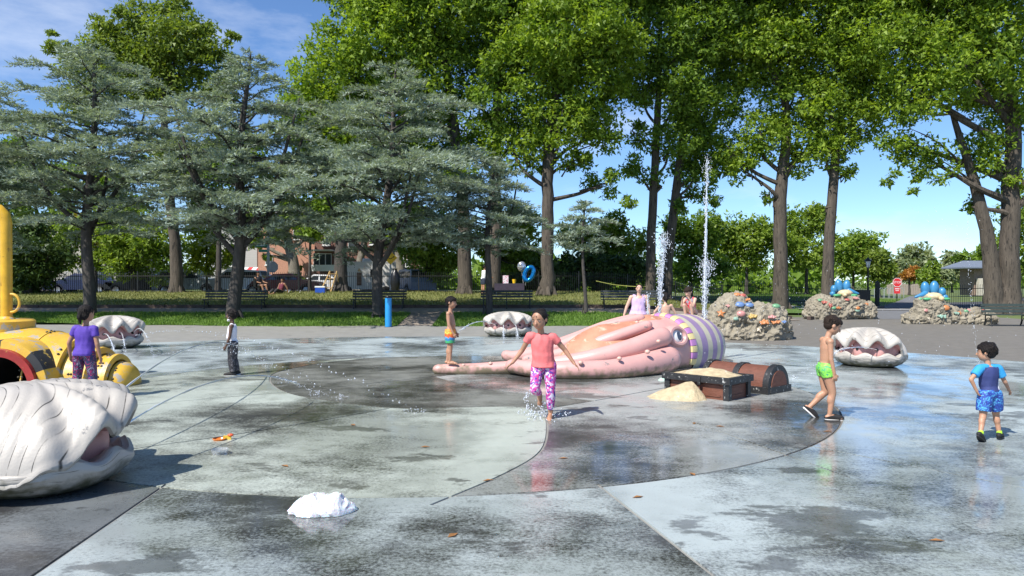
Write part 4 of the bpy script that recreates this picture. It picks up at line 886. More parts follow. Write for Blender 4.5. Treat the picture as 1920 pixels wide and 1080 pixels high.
b1 = boulder('largest grey boulder with orange coral and shells, just behind the squid', (7.2, 22.9, 0), [(-.3, .1, .55, .95, .8, .75), (.35, 0, .45, .95, .85, .7), (-.8, .1, .3, .65, .7, .55), (.8, .5, .4, .6, .7, .6), (0, .1, .1, 1.35, .95, .5), (-.2, .2, .9, .55, .5, .42)], 1.3,
    [('coral', 'orange', .25, .55, .13), ('coral', 'orange', .55, .5, .12), ('coral', 'pink', .5, .66, .10), ('coral', 'yellow', -.05, .75, .12), ('shell', 'pink', -.42, .82, .13), ('starfish', 'orange', -.95, .75, .15), ('shell', 'blue', -.35, 1.08, .15), ('shell', 'blue', -.1, 1.1, .13), ('coral', 'orange', 0, 1.22, .10),
     ('shell', 'green', .65, 1.05, .12), ('starfish', 'pink', -.75, 1.0, .12), ('shell', 'red', -.1, 1.38, .1), ('shell', 'orange', -.35, 1.36, .1), ('starfish', 'cream', .1, .3, .12), ('coral', 'blue', .9, .6, .07), ('shell', 'teal', -.5, .7, .08)])
b2 = boulder('craggy boulder carrying blue creatures, between the two straight trunks', (18.6 * .83, 35.2, zg(15.4, 35.2)), [(-.7, 0, .4, .9, .7, .72), (.2, .1, .5, .95, .8, .78), (1.15, .2, .3, .75, .6, .55), (0, .2, .2, 1.7, .8, .45)], 4.1,
    [('coral', 'red', -.95, .85, .13), ('starfish', 'red', -.7, .65, .16), ('shell', 'green', -.55, .6, .11), ('coral', 'orange', -.35, .55, .11), ('shell', 'red', .1, .95, .12), ('coral', 'pink', .5, .9, .12), ('shell', 'orange', .6, .55, .12), ('shell', 'teal', .55, .4, .12), ('shell', 'green', -1.1, .95, .13), ('starfish', 'orange', 1.2, .75, .12)])
b3 = boulder('rubble boulder beside the park drive carrying blue creatures, with a low stone tail', (18.05, 30.9, 0), [(-.75, 0, .45, .75, .65, .75), (-.8, .1, .15, 1.05, .75, .5), (.4, .1, .2, .9, .55, .48), (1.25, .1, .2, .75, .5, .46)], 9.7,
    [('shell', 'orange', -.35, .62, .16), ('coral', 'teal', -.55, .3, .15), ('shell', 'pink', -1.2, .6, .10), ('starfish', 'orange', .3, .5, .12), ('shell', 'green', .6, .6, .10), ('shell', 'pink', .85, .6, .11), ('shell', 'red', 1.35, .62, .11), ('coral', 'teal', .1, .42, .1), ('starfish', 'cream', -1.1, .3, .1)])
BLU = mat('creature_blue_paint', (.045, .21, .40), .35, .15, 5, chips=(.45, .38, .33), chipt=.66); GRN = mat('turtle_green_paint', (.09, .36, .16), .4, .2, 6); CRM = mat('turtle_cream_paint', (.60, .50, .30), .45, .2, 9, chips=(.55, .25, .1), chipt=.58, chipscale=12)
def creatures(label, loc, flip):
    t = thing('sea_creature_sculpture', label, 'sculpture', loc, 0, 'blue creature sculptures on boulders'); f = flip
    for x, z, rx, rz_, ti in ((-.12, .40, .19, .33, -.08), (.24, .39, .18, .31, .1)): MB().ell((x * f, .1, z), (rx, .17, rz_), Matrix.Rotation(ti * f, 3, 'Y'), 18, 12).build('blue_body', BLU, t)
    MB().ell((-.40 * f, .0, .26), (.15, .15, .20), None, 16, 10).build('blue_head', BLU, t); MB().ell((-.48 * f, -.05, .05), (.13, .13, .12), None, 14, 8).build('blue_tail', BLU, t); MB().tube([(.3 * f, 0, .2), (.5 * f, -.05, .12), (.72 * f, -.05, .06)], [.13, .10, .05], 10, rnd=1).build('blue_tail', BLU, t)
    MB().ell((.05 * f, -.2, .08), (.34, .26, .17), None, 18, 10).build('turtle_shell', CRM, t); MB().ell((-.1 * f, -.48, .0), (.10, .13, .10), None, 12, 8).build('turtle_head', CRM, t)
    for x, y in ((-.38, -.3), (.38, -.32), (.5, -.1)): MB().ell((x * f, y, -.02), (.19, .11, .065), None, 14, 8).build('flipper', GRN, t)
    return t
creatures('pair of rounded blue creatures with green turtle on the boulder between trunks', (15.55, 35.15, 1.13), 1)
creatures('pair of rounded blue creatures with green turtle on the boulder by the drive', (17.4, 30.9, 1.05), -1)

# ------------------------------------------------------------ blue post, plastic bag, litter
bp_ = thing('blue_post', 'bright blue round steel post with a black cap at the lawn edge', 'bollard', (-4.72, 28.5, 0), 0)
MB().lathe([(.125, 0), (.125, 1.12)], 28).build('pipe', mat('post_blue_paint', (.02, .27, .62), .35, .08), bp_); MB().lathe([(.128, 1.115), (.128, 1.16), (.10, 1.20), (.001, 1.215)], 28).build('cap', BLACK, bp_); MB().lathe([(.2, 0), (.2, .015), (.126, .02)], 28).build('base_flange', BLACK, bp_)
nb = 46; V = []
for i in range(nb):
    for j in range(30):
        u = -1 + 2 * i / (nb - 1); q = 2 * PI * j / 30; w_ = (1 - abs(u) ** 2.6) ** .5 if abs(u) < 1 else 0
        wv = w_ * (.75 + .35 * math.exp(-((u - .45) / .35) ** 2) + .3 * math.exp(-((u + .35) / .4) ** 2)); p = Vector((u * .27, math.cos(q) * .15 * wv, max(0, math.sin(q)) * .15 * wv + .02 * (math.sin(q) < 0) * 0))
        d = mnoise.noise(p * 7) * .030 + (.5 - abs(mnoise.noise(p * 15))) * .036 + (.4 - abs(mnoise.noise(p * 34))) * .014; V.append((p.x + d, p.y + d * .8, max(.004, p.z * (1 + d * 8) + (.012 * mnoise.noise(p * 30) if p.z > .02 else 0))))
bag = MB().add(V, [(i * 30 + j, i * 30 + (j + 1) % 30, (i + 1) * 30 + (j + 1) % 30, (i + 1) * 30 + j) for i in range(nb - 1) for j in range(30)]).build('plastic_bag', None, None, loc=(-1.42, 5.52, 0), weld=False, smooth=False)
bagm = mat('thin_white_plastic', (.66, .67, .70), .35, .03, 8, .3, 30); bagm.node_tree.nodes['Principled BSDF'].inputs['Transmission Weight'].default_value = .0; bagm.node_tree.nodes['Principled BSDF'].inputs['Subsurface Weight'].default_value = .4
bag.data.materials.clear(); bag.data.materials.append(bagm); bag.rotation_euler.z = R(8); bag.scale = (.95, .95, .8); tag(bag, 'crumpled thin white plastic bag lying on the wet slabs', 'plastic bag')
ty = thing('toy_boat', 'small orange and yellow plastic toy lying on the pad', 'toy', (-3.16, 8.05, 0), R(15)); ty.scale = (.66, .66, .66)
MB().lathe([(.001, .0), (.09, .0), (.11, .03), (.10, .035)], 20).build('tray', mat('toy_orange', (.75, .22, .04), .3, .1), ty); MB().box((.12, .03, .03), (.12, .06, .06)).build('block', mat('toy_yellow', (.8, .55, .06), .3, .1), ty); MB().ell((.17, .02, .07), (.05, .04, .025), None, 12, 8).build('knob', mat('toy_red', (.7, .12, .05), .3, .1), ty)
pw = MB().lathe([(.001, .0), (.07, .0), (.085, .05), (.08, .05), (.068, .006)], 18).build('plastic_cup', mat('clear_plastic', (.75, .78, .8), .1, .05, trans=.7), None, loc=(-2.9, 7.4, 0)); tag(pw, 'flattened clear plastic tub on the dark slab', 'tub')
LIT = mat('fallen_leaf', (.28, .13, .04), .7, .4)
lm = MB().add([(-.05, 0, .004), (0, .025, .012), (.06, 0, .005), (0, -.025, .010)], [(0, 1, 2, 3)]).build('fallen_leaf', LIT, smooth=False)
fl = [(2.2, 9.0), (2.45, 8.8), (-.9, 7.7), (.5, 7.2), (1.0, 5.9), (-.2, 6.4), (3.6, 8.5), (-2.1, 6.9), (4.6, 6.5), (2.8, 4.9), (-.4, 5.0), (5.2, 5.6), (-1.9, 8.9), (1.6, 6.6)]
for i, (x, y) in enumerate(fl):
    o = lm if i == 0 else lm.copy()
    if i: COL.objects.link(o)
    o.location = (x, y, 0); o.rotation_euler.z = random.uniform(0, 6.28); tag(o, 'small brown fallen leaf lying on the wet pad', 'leaf', 'fallen leaves on the pad')

# ------------------------------------------------------------ water
def drops(P, r0, r1, stretch=None):
    """list of points -> little octahedral/ellipsoid drops in one mesh"""
    mb = MB()
    for p in P:
        r = random.uniform(r0, r1); mb.drop(p, r, random.uniform(.9, 1.7))
    return mb
def jet(label, p0, apex, p1, r=.010, solid=.55, spread=.02, n=70):
    """parabola from p0 to p1 whose highest point lies 'apex' above p0"""
    p0, p1 = Vector(p0), Vector(p1); g = 9.8; vz = math.sqrt(2 * g * max(.01, apex)); disc = vz * vz + 2 * g * (p0.z - p1.z); T = (vz + math.sqrt(disc)) / g; vh = (p1 - p0) / T
    def at(t): return Vector((p0.x + vh.x * t, p0.y + vh.y * t, p0.z + vz * t - .5 * g * t * t))
    mb = MB()
    if solid > 0:
        ts = np.linspace(0, T * solid, 22); mb.tube([at(t) for t in ts], [r * (1 + .35 * math.sin(i * 2.3)) for i in range(22)], 6)
    for k in range(n):
        t = T * (solid * .8 + (1 - solid * .8) * (k + random.random()) / n); s = spread * (.3 + t / T); p = at(t) + Vector((random.gauss(0, s), random.gauss(0, s), random.gauss(0, s)))
        q = r * random.uniform(.35, 1.0); mb.drop(p, q, 1.3)
    for k in range(26):
        a = random.uniform(0, 6.28); d = abs(random.gauss(0, .10)); mb.drop(p1 + Vector((math.cos(a) * d, math.sin(a) * d, random.uniform(.005, .09) * math.exp(-d * 6))), .006)
    return tag(mb.build('water_jet', WATER, None, weld=False), label, 'water jet', kind='stuff')
def shell_nozzle(t, a):
    th = a * R(108) * .8; bpy.context.view_layer.update(); return t.matrix_world @ Vector((.74 * .87 * math.sin(th), .10 - .60 * .87 * math.cos(th), .37))
jet('arching water jet from the shell behind the girl in purple', shell_nozzle(s2, .4), .16, (-8.1, 16.9, 0), .011, .7)
jet('lower water jet from the shell behind the girl in purple', shell_nozzle(s2, 0), .05, (-8.9, 17.2, 0), .010, .8)
jet('steep water jet falling in front of the shell behind the girl in purple', shell_nozzle(s2, -.4), .03, (-9.3, 17.5, 0), .011, .9)
jet('long beaded water arc passing the child in the white vest', (-8.9, 17.6, .45), .28, (-1.25, 9.75, 0), .014, .0, .02, 110)
jet('second beaded water arc landing near the middle of the pad', (-6.7, 14.0, .3), .25, (-2.5, 10.9, 0), .012, .0, .03, 70)
jet('thin upper water jet shooting from behind the big ridged shell', shell_nozzle(s1, .3), .42, (-5.0, 15.2, 0), .010, .75)
jet('thin lower water jet shooting from behind the big ridged shell', shell_nozzle(s1, -.3), .22, (-2.9, 11.2, 0), .009, .85)
jet('curved water jet arching from the scalloped shell towards the boy on the arm', shell_nozzle(s3, -.4), .16, (-1.8, 21.2, 0), .014, .75)
jet('trickle falling from the left hole of the scalloped shell', shell_nozzle(s3, -.15), .02, (-.25, 22.6, 0), .012, .9)
jet('trickle falling from the right hole of the scalloped shell', shell_nozzle(s3, .2), .02, (.18, 22.6, 0), .012, .9)
jet('water jet from the shell towards the boy in green trunks', shell_nozzle(s4, .4), .10, (4.9, 13.0, 0), .008, .45)
jet('lower water jet from the shell beyond the boy in green trunks', shell_nozzle(s4, -.1), .05, (5.7, 13.8, 0), .008, .6)
def column(label, x, y, z0, z1, wdt, n, lean=0.0, core=True, top=0):
    mb = MB()
    if core:
        for q in range(3):
            h = z0 + (z1 - z0) * (.95 - .18 * q); ox = random.gauss(0, wdt * .3); oy = random.gauss(0, wdt * .3)
            mb.tube([(x + ox * f + lean * f * f, y + oy * f, z0 + (h - z0) * f) for f in np.linspace(0, 1, 14)], [.012 * (1 + .4 * math.sin(i * 1.9)) for i in range(14)], 6)
    for k in range(n):
        f = random.random() ** .8; s = wdt * (.25 + f * .9); q = random.uniform(.005, .013); mb.drop((x + random.gauss(0, s) + lean * f * f, y + random.gauss(0, s), z0 + (z1 - z0) * f + random.gauss(0, .05)), q, random.uniform(1, 2.6))
    for k in range(top):
        a = random.uniform(0, 6.28); d = abs(random.gauss(0, wdt * 2.6)); q = random.uniform(.005, .012); mb.drop((x + lean + math.cos(a) * d, y + math.sin(a) * d, z1 - d * d * 1.1 + random.gauss(0, .1)), q, 1.3)
    return tag(mb.build('water_jet', WATER, None, weld=False), label, 'water jet', kind='stuff')
column('thick upright water column spouting behind the squid head', 3.22, 16.3, .7, 2.65, .05, 900, .08, True, 260)
column('tallest upright water jet rising from the squid body', 4.05, 15.7, .9, 4.15, .022, 300, .05, True, 160)
column('dense upright water column between the crouching child and the boulder', 4.2, 16.3, .6, 2.1, .05, 800, .05, True, 260)
column('small upright water spout beside the woman in lavender', 2.95, 16.2, .4, 1.48, .022, 110)
# loose drops falling through the air right of the tall jets
P = []
for k in range(150): P.append((random.gauss(7.7, .35), 13.6 + random.gauss(0, .2), 2.55 + random.gauss(0, .25)))
for k in range(120): f = random.random(); P.append((8.3 + .25 * f * f + random.gauss(0, .02), 13.6, 2.9 * (1 - f) + random.gauss(0, .03)))
for k in range(260): P.append((random.uniform(3.2, 6.4), random.uniform(14.5, 17), abs(random.gauss(1.2, .8)) + .3))
for k in range(60): P.append((random.uniform(5.5, 9), random.uniform(12, 16), random.uniform(.2, 1.4)))
tag(drops(P, .004, .008).build('falling_drops', WATER, None, weld=False), 'loose water drops scattered in the air over the pad', 'water drops', kind='stuff')
# splash under the running girl
P = [];
for k in range(150):
    a = random.uniform(0, 6.28); d = random.uniform(0, .32); P.append((.38 + math.cos(a) * d * 1.2, 9.32 + math.sin(a) * d, abs(random.gauss(0, .10)) * (1.2 - d * 2) + .01))
for k in range(80): f = random.random(); P.append((.30 - .12 * math.sin(f * 3) + random.gauss(0, .02), 9.3 + random.gauss(0, .03), f * .42))
tag(drops(P, .004, .010).build('splash', WATER, None, weld=False), 'splash of water kicked up around the running girl', 'splash', kind='stuff')
# ============================================================ PEOPLE
def remesh(mb, name, m, parent, vox, smooth=4, cuts=()):
    o = mb.build('tmp', None, weld=False, smooth=False); o.data.materials.clear()
    md = o.modifiers.new('r', 'REMESH'); md.mode = 'VOXEL'; md.voxel_size = vox; md.adaptivity = 0
    s = o.modifiers.new('s', 'SMOOTH'); s.factor = .5; s.iterations = smooth
    me = bpy.data.meshes.new_from_object(o.evaluated_get(dg())); bpy.data.objects.remove(o)
    if cuts:
        bm = bmesh.new(); bm.from_mesh(me)
        for co, no in cuts: bmesh.ops.bisect_plane(bm, geom=bm.verts[:] + bm.edges[:] + bm.faces[:], plane_co=co, plane_no=no, clear_outer=True)
        bm.to_mesh(me); bm.free()
    me.materials.append(m); me.polygons.foreach_set('use_smooth', [True] * len(me.polygons)); me.name = name
    return link(name, me, parent)
def cap(mb, a, b, ra, rb, n=14): mb.tube([a, Vector(a).lerp(Vector(b), .5), b], [ra, (ra + rb) / 2, rb], n, rnd=1)
def loftT(mb, pts, rx, ry, X, n=24, caps=True):
    """elliptical sections through pts; X = the body's right"""
    V = []; k = len(pts)
    for i, p in enumerate(pts):
        p = Vector(p); t = (Vector(pts[min(i + 1, k - 1)]) - Vector(pts[max(0, i - 1)])).normalized(); yv = t.cross(X).normalized()
        for j in range(n): q = 2 * PI * j / n; V.append(p + X * math.cos(q) * rx[i] + yv * math.sin(q) * ry[i])
    Fc = [(i * n + j, i * n + (j + 1) % n, (i + 1) * n + (j + 1) % n, (i + 1) * n + j) for i in range(k - 1) for j in range(n)]
    if caps: Fc += [tuple(range(n - 1, -1, -1)), tuple(range((k - 1) * n, k * n))]
    mb.add(V, Fc)
def hand(mb, w, d, pn, th, L, curl=.5):
    """w wrist, d direction, pn palm normal (curl towards it), th thumb side"""
    w = Vector(w); d = d.normalized(); th = (th - d * th.dot(d)).normalized(); pn = d.cross(th) * (1 if d.cross(th).dot(pn) > 0 else -1)
    pl = L * .50; k = w + d * pl
    for q in (-.32, -.1, .12, .34): mb.tube([w + th * q * L * .22, k + th * q * L * .42], [L * .10, L * .085], 8, rnd=1)
    for i, (q, ln) in enumerate(((.36, .42), (.13, .47), (-.1, .44), (-.33, .34))):
        a = k + th * q * L * .44; c = curl * (.8 + .12 * i); d1 = (d * math.cos(c * .6) + pn * math.sin(c * .6) + th * q * .16).normalized(); d2 = (d * math.cos(c * 1.5) + pn * math.sin(c * 1.5) + th * q * .1).normalized()
        b = a + d1 * L * ln * .5; e = b + d2 * L * ln * .5; mb.tube([a, b, e], [L * .062, L * .055, L * .045], 8, rnd=1)
    a = w + d * L * .16 + th * L * .14; b = a + (d * .7 + th * .75 + pn * .2).normalized() * L * .24; e = b + (d * .95 + th * .25 + pn * .25).normalized() * L * .2; mb.tube([a, b, e], [L * .085, L * .07, L * .05], 8, rnd=1)
SKINS = {k: mat('skin_' + k, v, .5, .06, 20, .04, 200, sss=.12) for k, v in dict(tan=(.46, .25, .155), light=(.58, .36, .26), brown=(.30, .155, .09), dark=(.115, .06, .038), mid=(.40, .21, .13)).items()}
HAIR = mat('hair_black', (.010, .007, .006), .6, .5, 40, .8, 90, spec=.25); HAIRB = mat('hair_brown', (.022, .013, .008), .6, .5, 40, .8, 90, spec=.25); EYEW = mat('eye_white', (.42, .38, .36), .3, .02); EYED = mat('eye_dark', (.02, .012, .01), .2, .1); LIP = mat('lip', (.38, .13, .10), .45, .1); BROW = mat('eyebrow', (.02, .014, .01), .7, .2)
def dirv(yaw, pitch): return Vector((math.sin(yaw) * math.cos(pitch), math.cos(yaw) * math.cos(pitch), math.sin(pitch)))
def person(label, loc, heading, H, pose, skin, hair, clothes, vox=.0075, name='person', hips=None, girl=False, adult=False, hairstyle='short', zbase=0.0, eyes=True):
    """body frame: +Y forward, +X right, Z up; heading = direction (dx,dy) faced.  pose: dict of direction vectors per limb bone.
    Returns the thing and its joints."""
    t = thing(name, label, 'person', (loc[0], loc[1], zbase), math.atan2(heading[1], heading[0]) - PI / 2)
    S = SKINS[skin]; V3 = lambda k, d: Vector(pose.get(k, d)).normalized()
    hh = .135 * H if adult else pose.get('hh', .182) * H                           # head height
    spine = V3('spine', (0, 0, 1)); X = Vector(pose.get('right', (1, 0, 0))).normalized(); tl = (.30 if adult else .30) * H
    thl, shl = (.245 * H, .225 * H) if adult else (.232 * H, .218 * H); ual, fal, hl = .165 * H, .145 * H, .095 * H
    sw, hw = (.118 if adult else .108) * H, (.062 if adult else .056) * H
    hip = Vector((0, 0, 0)); neckb = hip + spine * tl
    Xs = Vector(pose.get('shoulders', X)).normalized()
    J = {}
    for s, sd in (('r', 1), ('l', -1)):
        J['hip' + s] = hip + X * hw * sd; J['kn' + s] = J['hip' + s] + V3('th' + s, (0, 0, -1)) * thl; J['an' + s] = J['kn' + s] + V3('sh' + s, (0, 0, -1)) * shl
        J['ft' + s] = V3('ft' + s, (0, 1, 0))
        J['so' + s] = neckb + Xs * sw * sd - spine * .028 * H; J['el' + s] = J['so' + s] + V3('ua' + s, (sd * .15, 0, -1)) * ual; J['wr' + s] = J['el' + s] + V3('fa' + s, (sd * .1, .15, -1)) * fal
    low = min(min(J['an' + s].z for s in 'rl') - .040 * H, min((J['an' + s] + J['ft' + s] * .11 * H).z for s in 'rl') - .02 * H)
    if 'hipz' in pose: low = -pose['hipz'] * H
    off = Vector((0, 0, -low)); hip += off; neckb += off
    for k in J:
        if not k.startswith('ft'): J[k] = J[k] + off
    hd = V3('head', (0, 0, 1)); hf = V3('face', (0, 1, 0)); hf = (hf - hd * hf.dot(hd)).normalized(); hx = hf.cross(hd)
    hc = neckb + spine * .035 * H + hd * hh * .56 + hf * hh * .07
    HR = Matrix((hx, hf, hd)).transposed()
    mb = MB()
    fwd = X.cross(spine).normalized() * -1; fwd = spine.cross(X).normalized()
    # trunk
    fr = [(-.05, .070, .055, 0), (.03, .080, .062, -.004), (.12, .076, .056, 0), (.22, .072, .050, .004), (.33, .080, .055, .008), (.5, .085, .056, .008), (.68, .092, .058, .004), (.84, .088, .052, 0), (.94, .064, .042, -.004), (1.0, .036, .034, -.004)]
    if adult: fr = [(a, b * 1.08, c * 1.02, d) for a, b, c, d in fr]
    belly = pose.get('belly', 0)
    tp = [hip + spine * tl * a + fwd * (d * H + (belly * H * math.exp(-((a - .33) / .2) ** 2))) for a, b, c, d in fr]; trx = [b * H for a, b, c, d in fr]; tr_y = [c * H + belly * H * .6 * math.exp(-((a - .33) / .2) ** 2) for a, b, c, d in fr]
    Xi = [X.lerp(Xs, min(1, max(0, a))).normalized() for a, *_ in fr]
    loftT(mb, tp, trx, tr_y, X.lerp(Xs, .5).normalized())
    cap(mb, neckb - spine * .03 * H, hc - hd * hh * .25, .031 * H, .030 * H)
    # head: skull, face, jaw, nose, ears
    mb.ell(hc + hd * hh * .10 - hf * hh * .06, (hh * .375, hh * .44, hh * .40), HR, 24, 16)
    mb.ell(hc - hd * hh * .12 + hf * hh * .07, (hh * .315, hh * .33, hh * .37), HR, 20, 14)
    mb.ell(hc - hd * hh * .33 + hf * hh * .20, (hh * .18, hh * .15, hh * .13), HR, 14, 10)
    mb.tube([hc + hd * hh * .02 + hf * hh * .37, hc - hd * hh * .13 + hf * hh * .45], [hh * .045, hh * .065], 8, rnd=1)
    for sd in (-1, 1): mb.ell(hc + hx * sd * hh * .37 - hd * hh * .04 - hf * hh * .05, (hh * .05, hh * .085, hh * .12), HR, 10, 8)
    AT = 1.12 if adult else 1.0
    for s, sd in (('r', 1), ('l', -1)):
        cap(mb, J['so' + s], J['el' + s], .030 * H * AT, .0225 * H * AT); cap(mb, J['el' + s], J['wr' + s], .0235 * H * AT, .0155 * H * AT)
        cap(mb, J['so' + s] - Xs * sd * .03 * H, J['so' + s], .036 * H, .034 * H)
        fd = (J['wr' + s] - J['el' + s]).normalized(); tv = Vector(pose.get('thumb' + s, (0, 1, .2))); pv = Vector(pose.get('palm' + s, (-sd, 0, 0)))
        hdv = Vector(pose.get('hand' + s, fd)).normalized(); hand(mb, J['wr' + s] - hdv * .004, hdv, pv, tv, hl, pose.get('curl', .55))
        cap(mb, J['hip' + s] + Vector((0, 0, .0)), J['kn' + s], .058 * H, .037 * H, 16); cap(mb, J['kn' + s], J['an' + s], .036 * H, .0215 * H)
        kd = (J['kn' + s] - J['hip' + s]).normalized(); sdv = (J['an' + s] - J['kn' + s]).normalized(); bk = (kd - sdv); 
        cal = J['kn' + s].lerp(J['an' + s], .3); mb.ell(cal - Vector(J['ft' + s]) * .008 * H, (.034 * H, .036 * H, .06 * H), sdv.to_track_quat('Z', 'Y').to_matrix(), 12, 8)
        f = J['ft' + s]; a = J['an' + s]; fx = f.cross(Vector((0, 0, 1))).normalized(); dn = fx.cross(f).normalized(); dn = dn if dn.z < 0 else -dn
        heel = a - f * .022 * H + dn * .018 * H; ball_ = a + f * .085 * H + dn * .022 * H; toe = a + f * .118 * H + dn * .026 * H
        mb.tube([heel, a + f * .03 * H + dn * .014 * H, ball_], [.022 * H, .026 * H, .020 * H], 12, rnd=1)
        for q in (-1.4, -.7, 0, .7, 1.4): mb.tube([ball_ + fx * q * .012 * H - dn * .002 * H, toe + fx * q * .013 * H - f * abs(q - .6 * sd) * .007 * H], [.0125 * H, .0085 * H], 8, rnd=1)
    remesh(mb, 'body', S, t, vox)
    if eyes:
        for sd in (-1, 1):
            e = hc + hx * sd * hh * .155 + hd * hh * .0 + hf * hh * .345; er_ = HR
            ew = MB().ell(e, (hh * .055, hh * .030, hh * .022), HR, 12, 8).build('eye', EYEW, t); MB().ell(e + hf * hh * .024, (hh * .030, hh * .018, hh * .024), HR, 10, 6).build('iris', EYED, ew)
            MB().tube([e + hd * hh * .085 - hx * sd * hh * .075 + hf * hh * .03, e + hd * hh * .11 + hf * hh * .035, e + hd * hh * .075 + hx * sd * hh * .085 - hf * hh * .02], [hh * .014, hh * .018, hh * .010], 6).build('eyebrow', BROW, t)
        MB().ell(hc - hd * hh * .235 + hf * hh * .365, (hh * .10, hh * .03, hh * .032), HR, 12, 8).build('mouth', LIP, t)
    # hair
    hm = MB(); hs = hairstyle
    hm.ell(hc + hd * hh * .13 - hf * hh * .10, (hh * .405, hh * .445, hh * .40), HR, 26, 18)
    if hs == 'curly':
        for k in range(90):
            u = Vector(ball(1)[0]); 
            if u.y > .55 and u.z < .55 or u.z < -.55: continue
            hm.ell(hc + hd * hh * .13 - hf * hh * .09 + HR @ Vector((u.x * hh * .42, u.y * hh * .44, u.z * hh * .41)), (hh * .075,) * 3, None, 7, 5)
    if hs in ('bun', 'long', 'pony'):
        hm.ell(hc - hd * hh * .12 - hf * hh * .24, (hh * .34, hh * .25, hh * .3), HR, 18, 12)
        if hs == 'bun': hm.ell(hc + hd * hh * .30 - hf * hh * .42 + hx * -.06 * hh, (hh * .17, hh * .17, hh * .17), None, 14, 10)
        if hs == 'pony': hm.tube([hc + hd * hh * .1 - hf * hh * .45, hc - hd * hh * .25 - hf * hh * .52, hc - hd * hh * .62 - hf * hh * .40], [hh * .13, hh * .14, hh * .06], 10, rnd=1)
    else: hm.ell(hc - hd * hh * .10 - hf * hh * .20, (hh * .35, hh * .25, hh * .24), HR, 18, 12)
    if hs == 'messy':
        for k in range(40):
            u = Vector(ball(1)[0])
            if u.z < .0: continue
            q = hc + hd * hh * .13 - hf * hh * .06 + HR @ Vector((u.x * hh * .39, u.y * hh * .43, u.z * hh * .39)); hm.tube([q, q + (HR @ Vector((u.x, u.y + .3, u.z * .3))) * hh * .14], [hh * .05, hh * .015], 6)
    cutp = hc + hf * hh * (.27 if hs in ('bun', 'pony') else .22) - hd * hh * .0; cn = (hf * 1.0 - hd * .62).normalized()
    if hs in ('bun', 'pony'): cutp = hc + hf * hh * .31 + hd * hh * .12; cn = (hf - hd * .95).normalized()
    remesh(hm, 'hair', hair, t, max(vox, .008), 2, [(cutp, cn)])
    if hs in ('short', 'messy', 'curly'):
        fm = MB(); fm.ell(hc + hd * hh * .26 + hf * hh * .08, (hh * .34, hh * .34, hh * .22), HR, 20, 12); 
        if hs != 'short':
            for k in range(14): a = -1.1 + 2.2 * k / 13; fm.tube([hc + hd * hh * .34 + hf * hh * .25 * math.cos(a) + hx * hh * .30 * math.sin(a), hc + hd * hh * .17 + hf * hh * .40 * math.cos(a) + hx * hh * .37 * math.sin(a)], [hh * .06, hh * .025], 6)
        fm.build('fringe', hair, t, weld=False)
    st = MB()
    for k in range(34):
        a = random.uniform(-2.6, 2.6); e_ = random.uniform(-.25, .45); u = Vector((math.sin(a) * math.cos(e_), math.cos(a) * math.cos(e_), math.sin(e_)))
        if u.y > .35 and u.z < .25: continue
        q = hc + hd * hh * .12 - hf * hh * .09 + HR @ Vector((u.x * hh * .41, u.y * hh * .45, u.z * hh * .41)); d_ = HR @ Vector((u.x * .5, u.y * .5 - .2, -.8 + random.uniform(-.3, .5)))
        st.tube([q, q + d_ * hh * .08, q + d_ * hh * .15], [hh * .022, hh * .018, hh * .004], 5)
    o_ = st.build('hair_strands', hair, t, weld=False); o_['kind'] = 'stuff'
    J.update(hip=hip, neck=neckb, hc=hc, hd=hd, hf=hf, hx=hx, hh=hh, spine=spine, X=X, Xs=Xs, tp=tp, trx=trx, try_=tr_y, fr=fr, fwd=fwd, HR=HR, tl=tl)
    for c in clothes: c(t, J, H, vox)
    return t, J
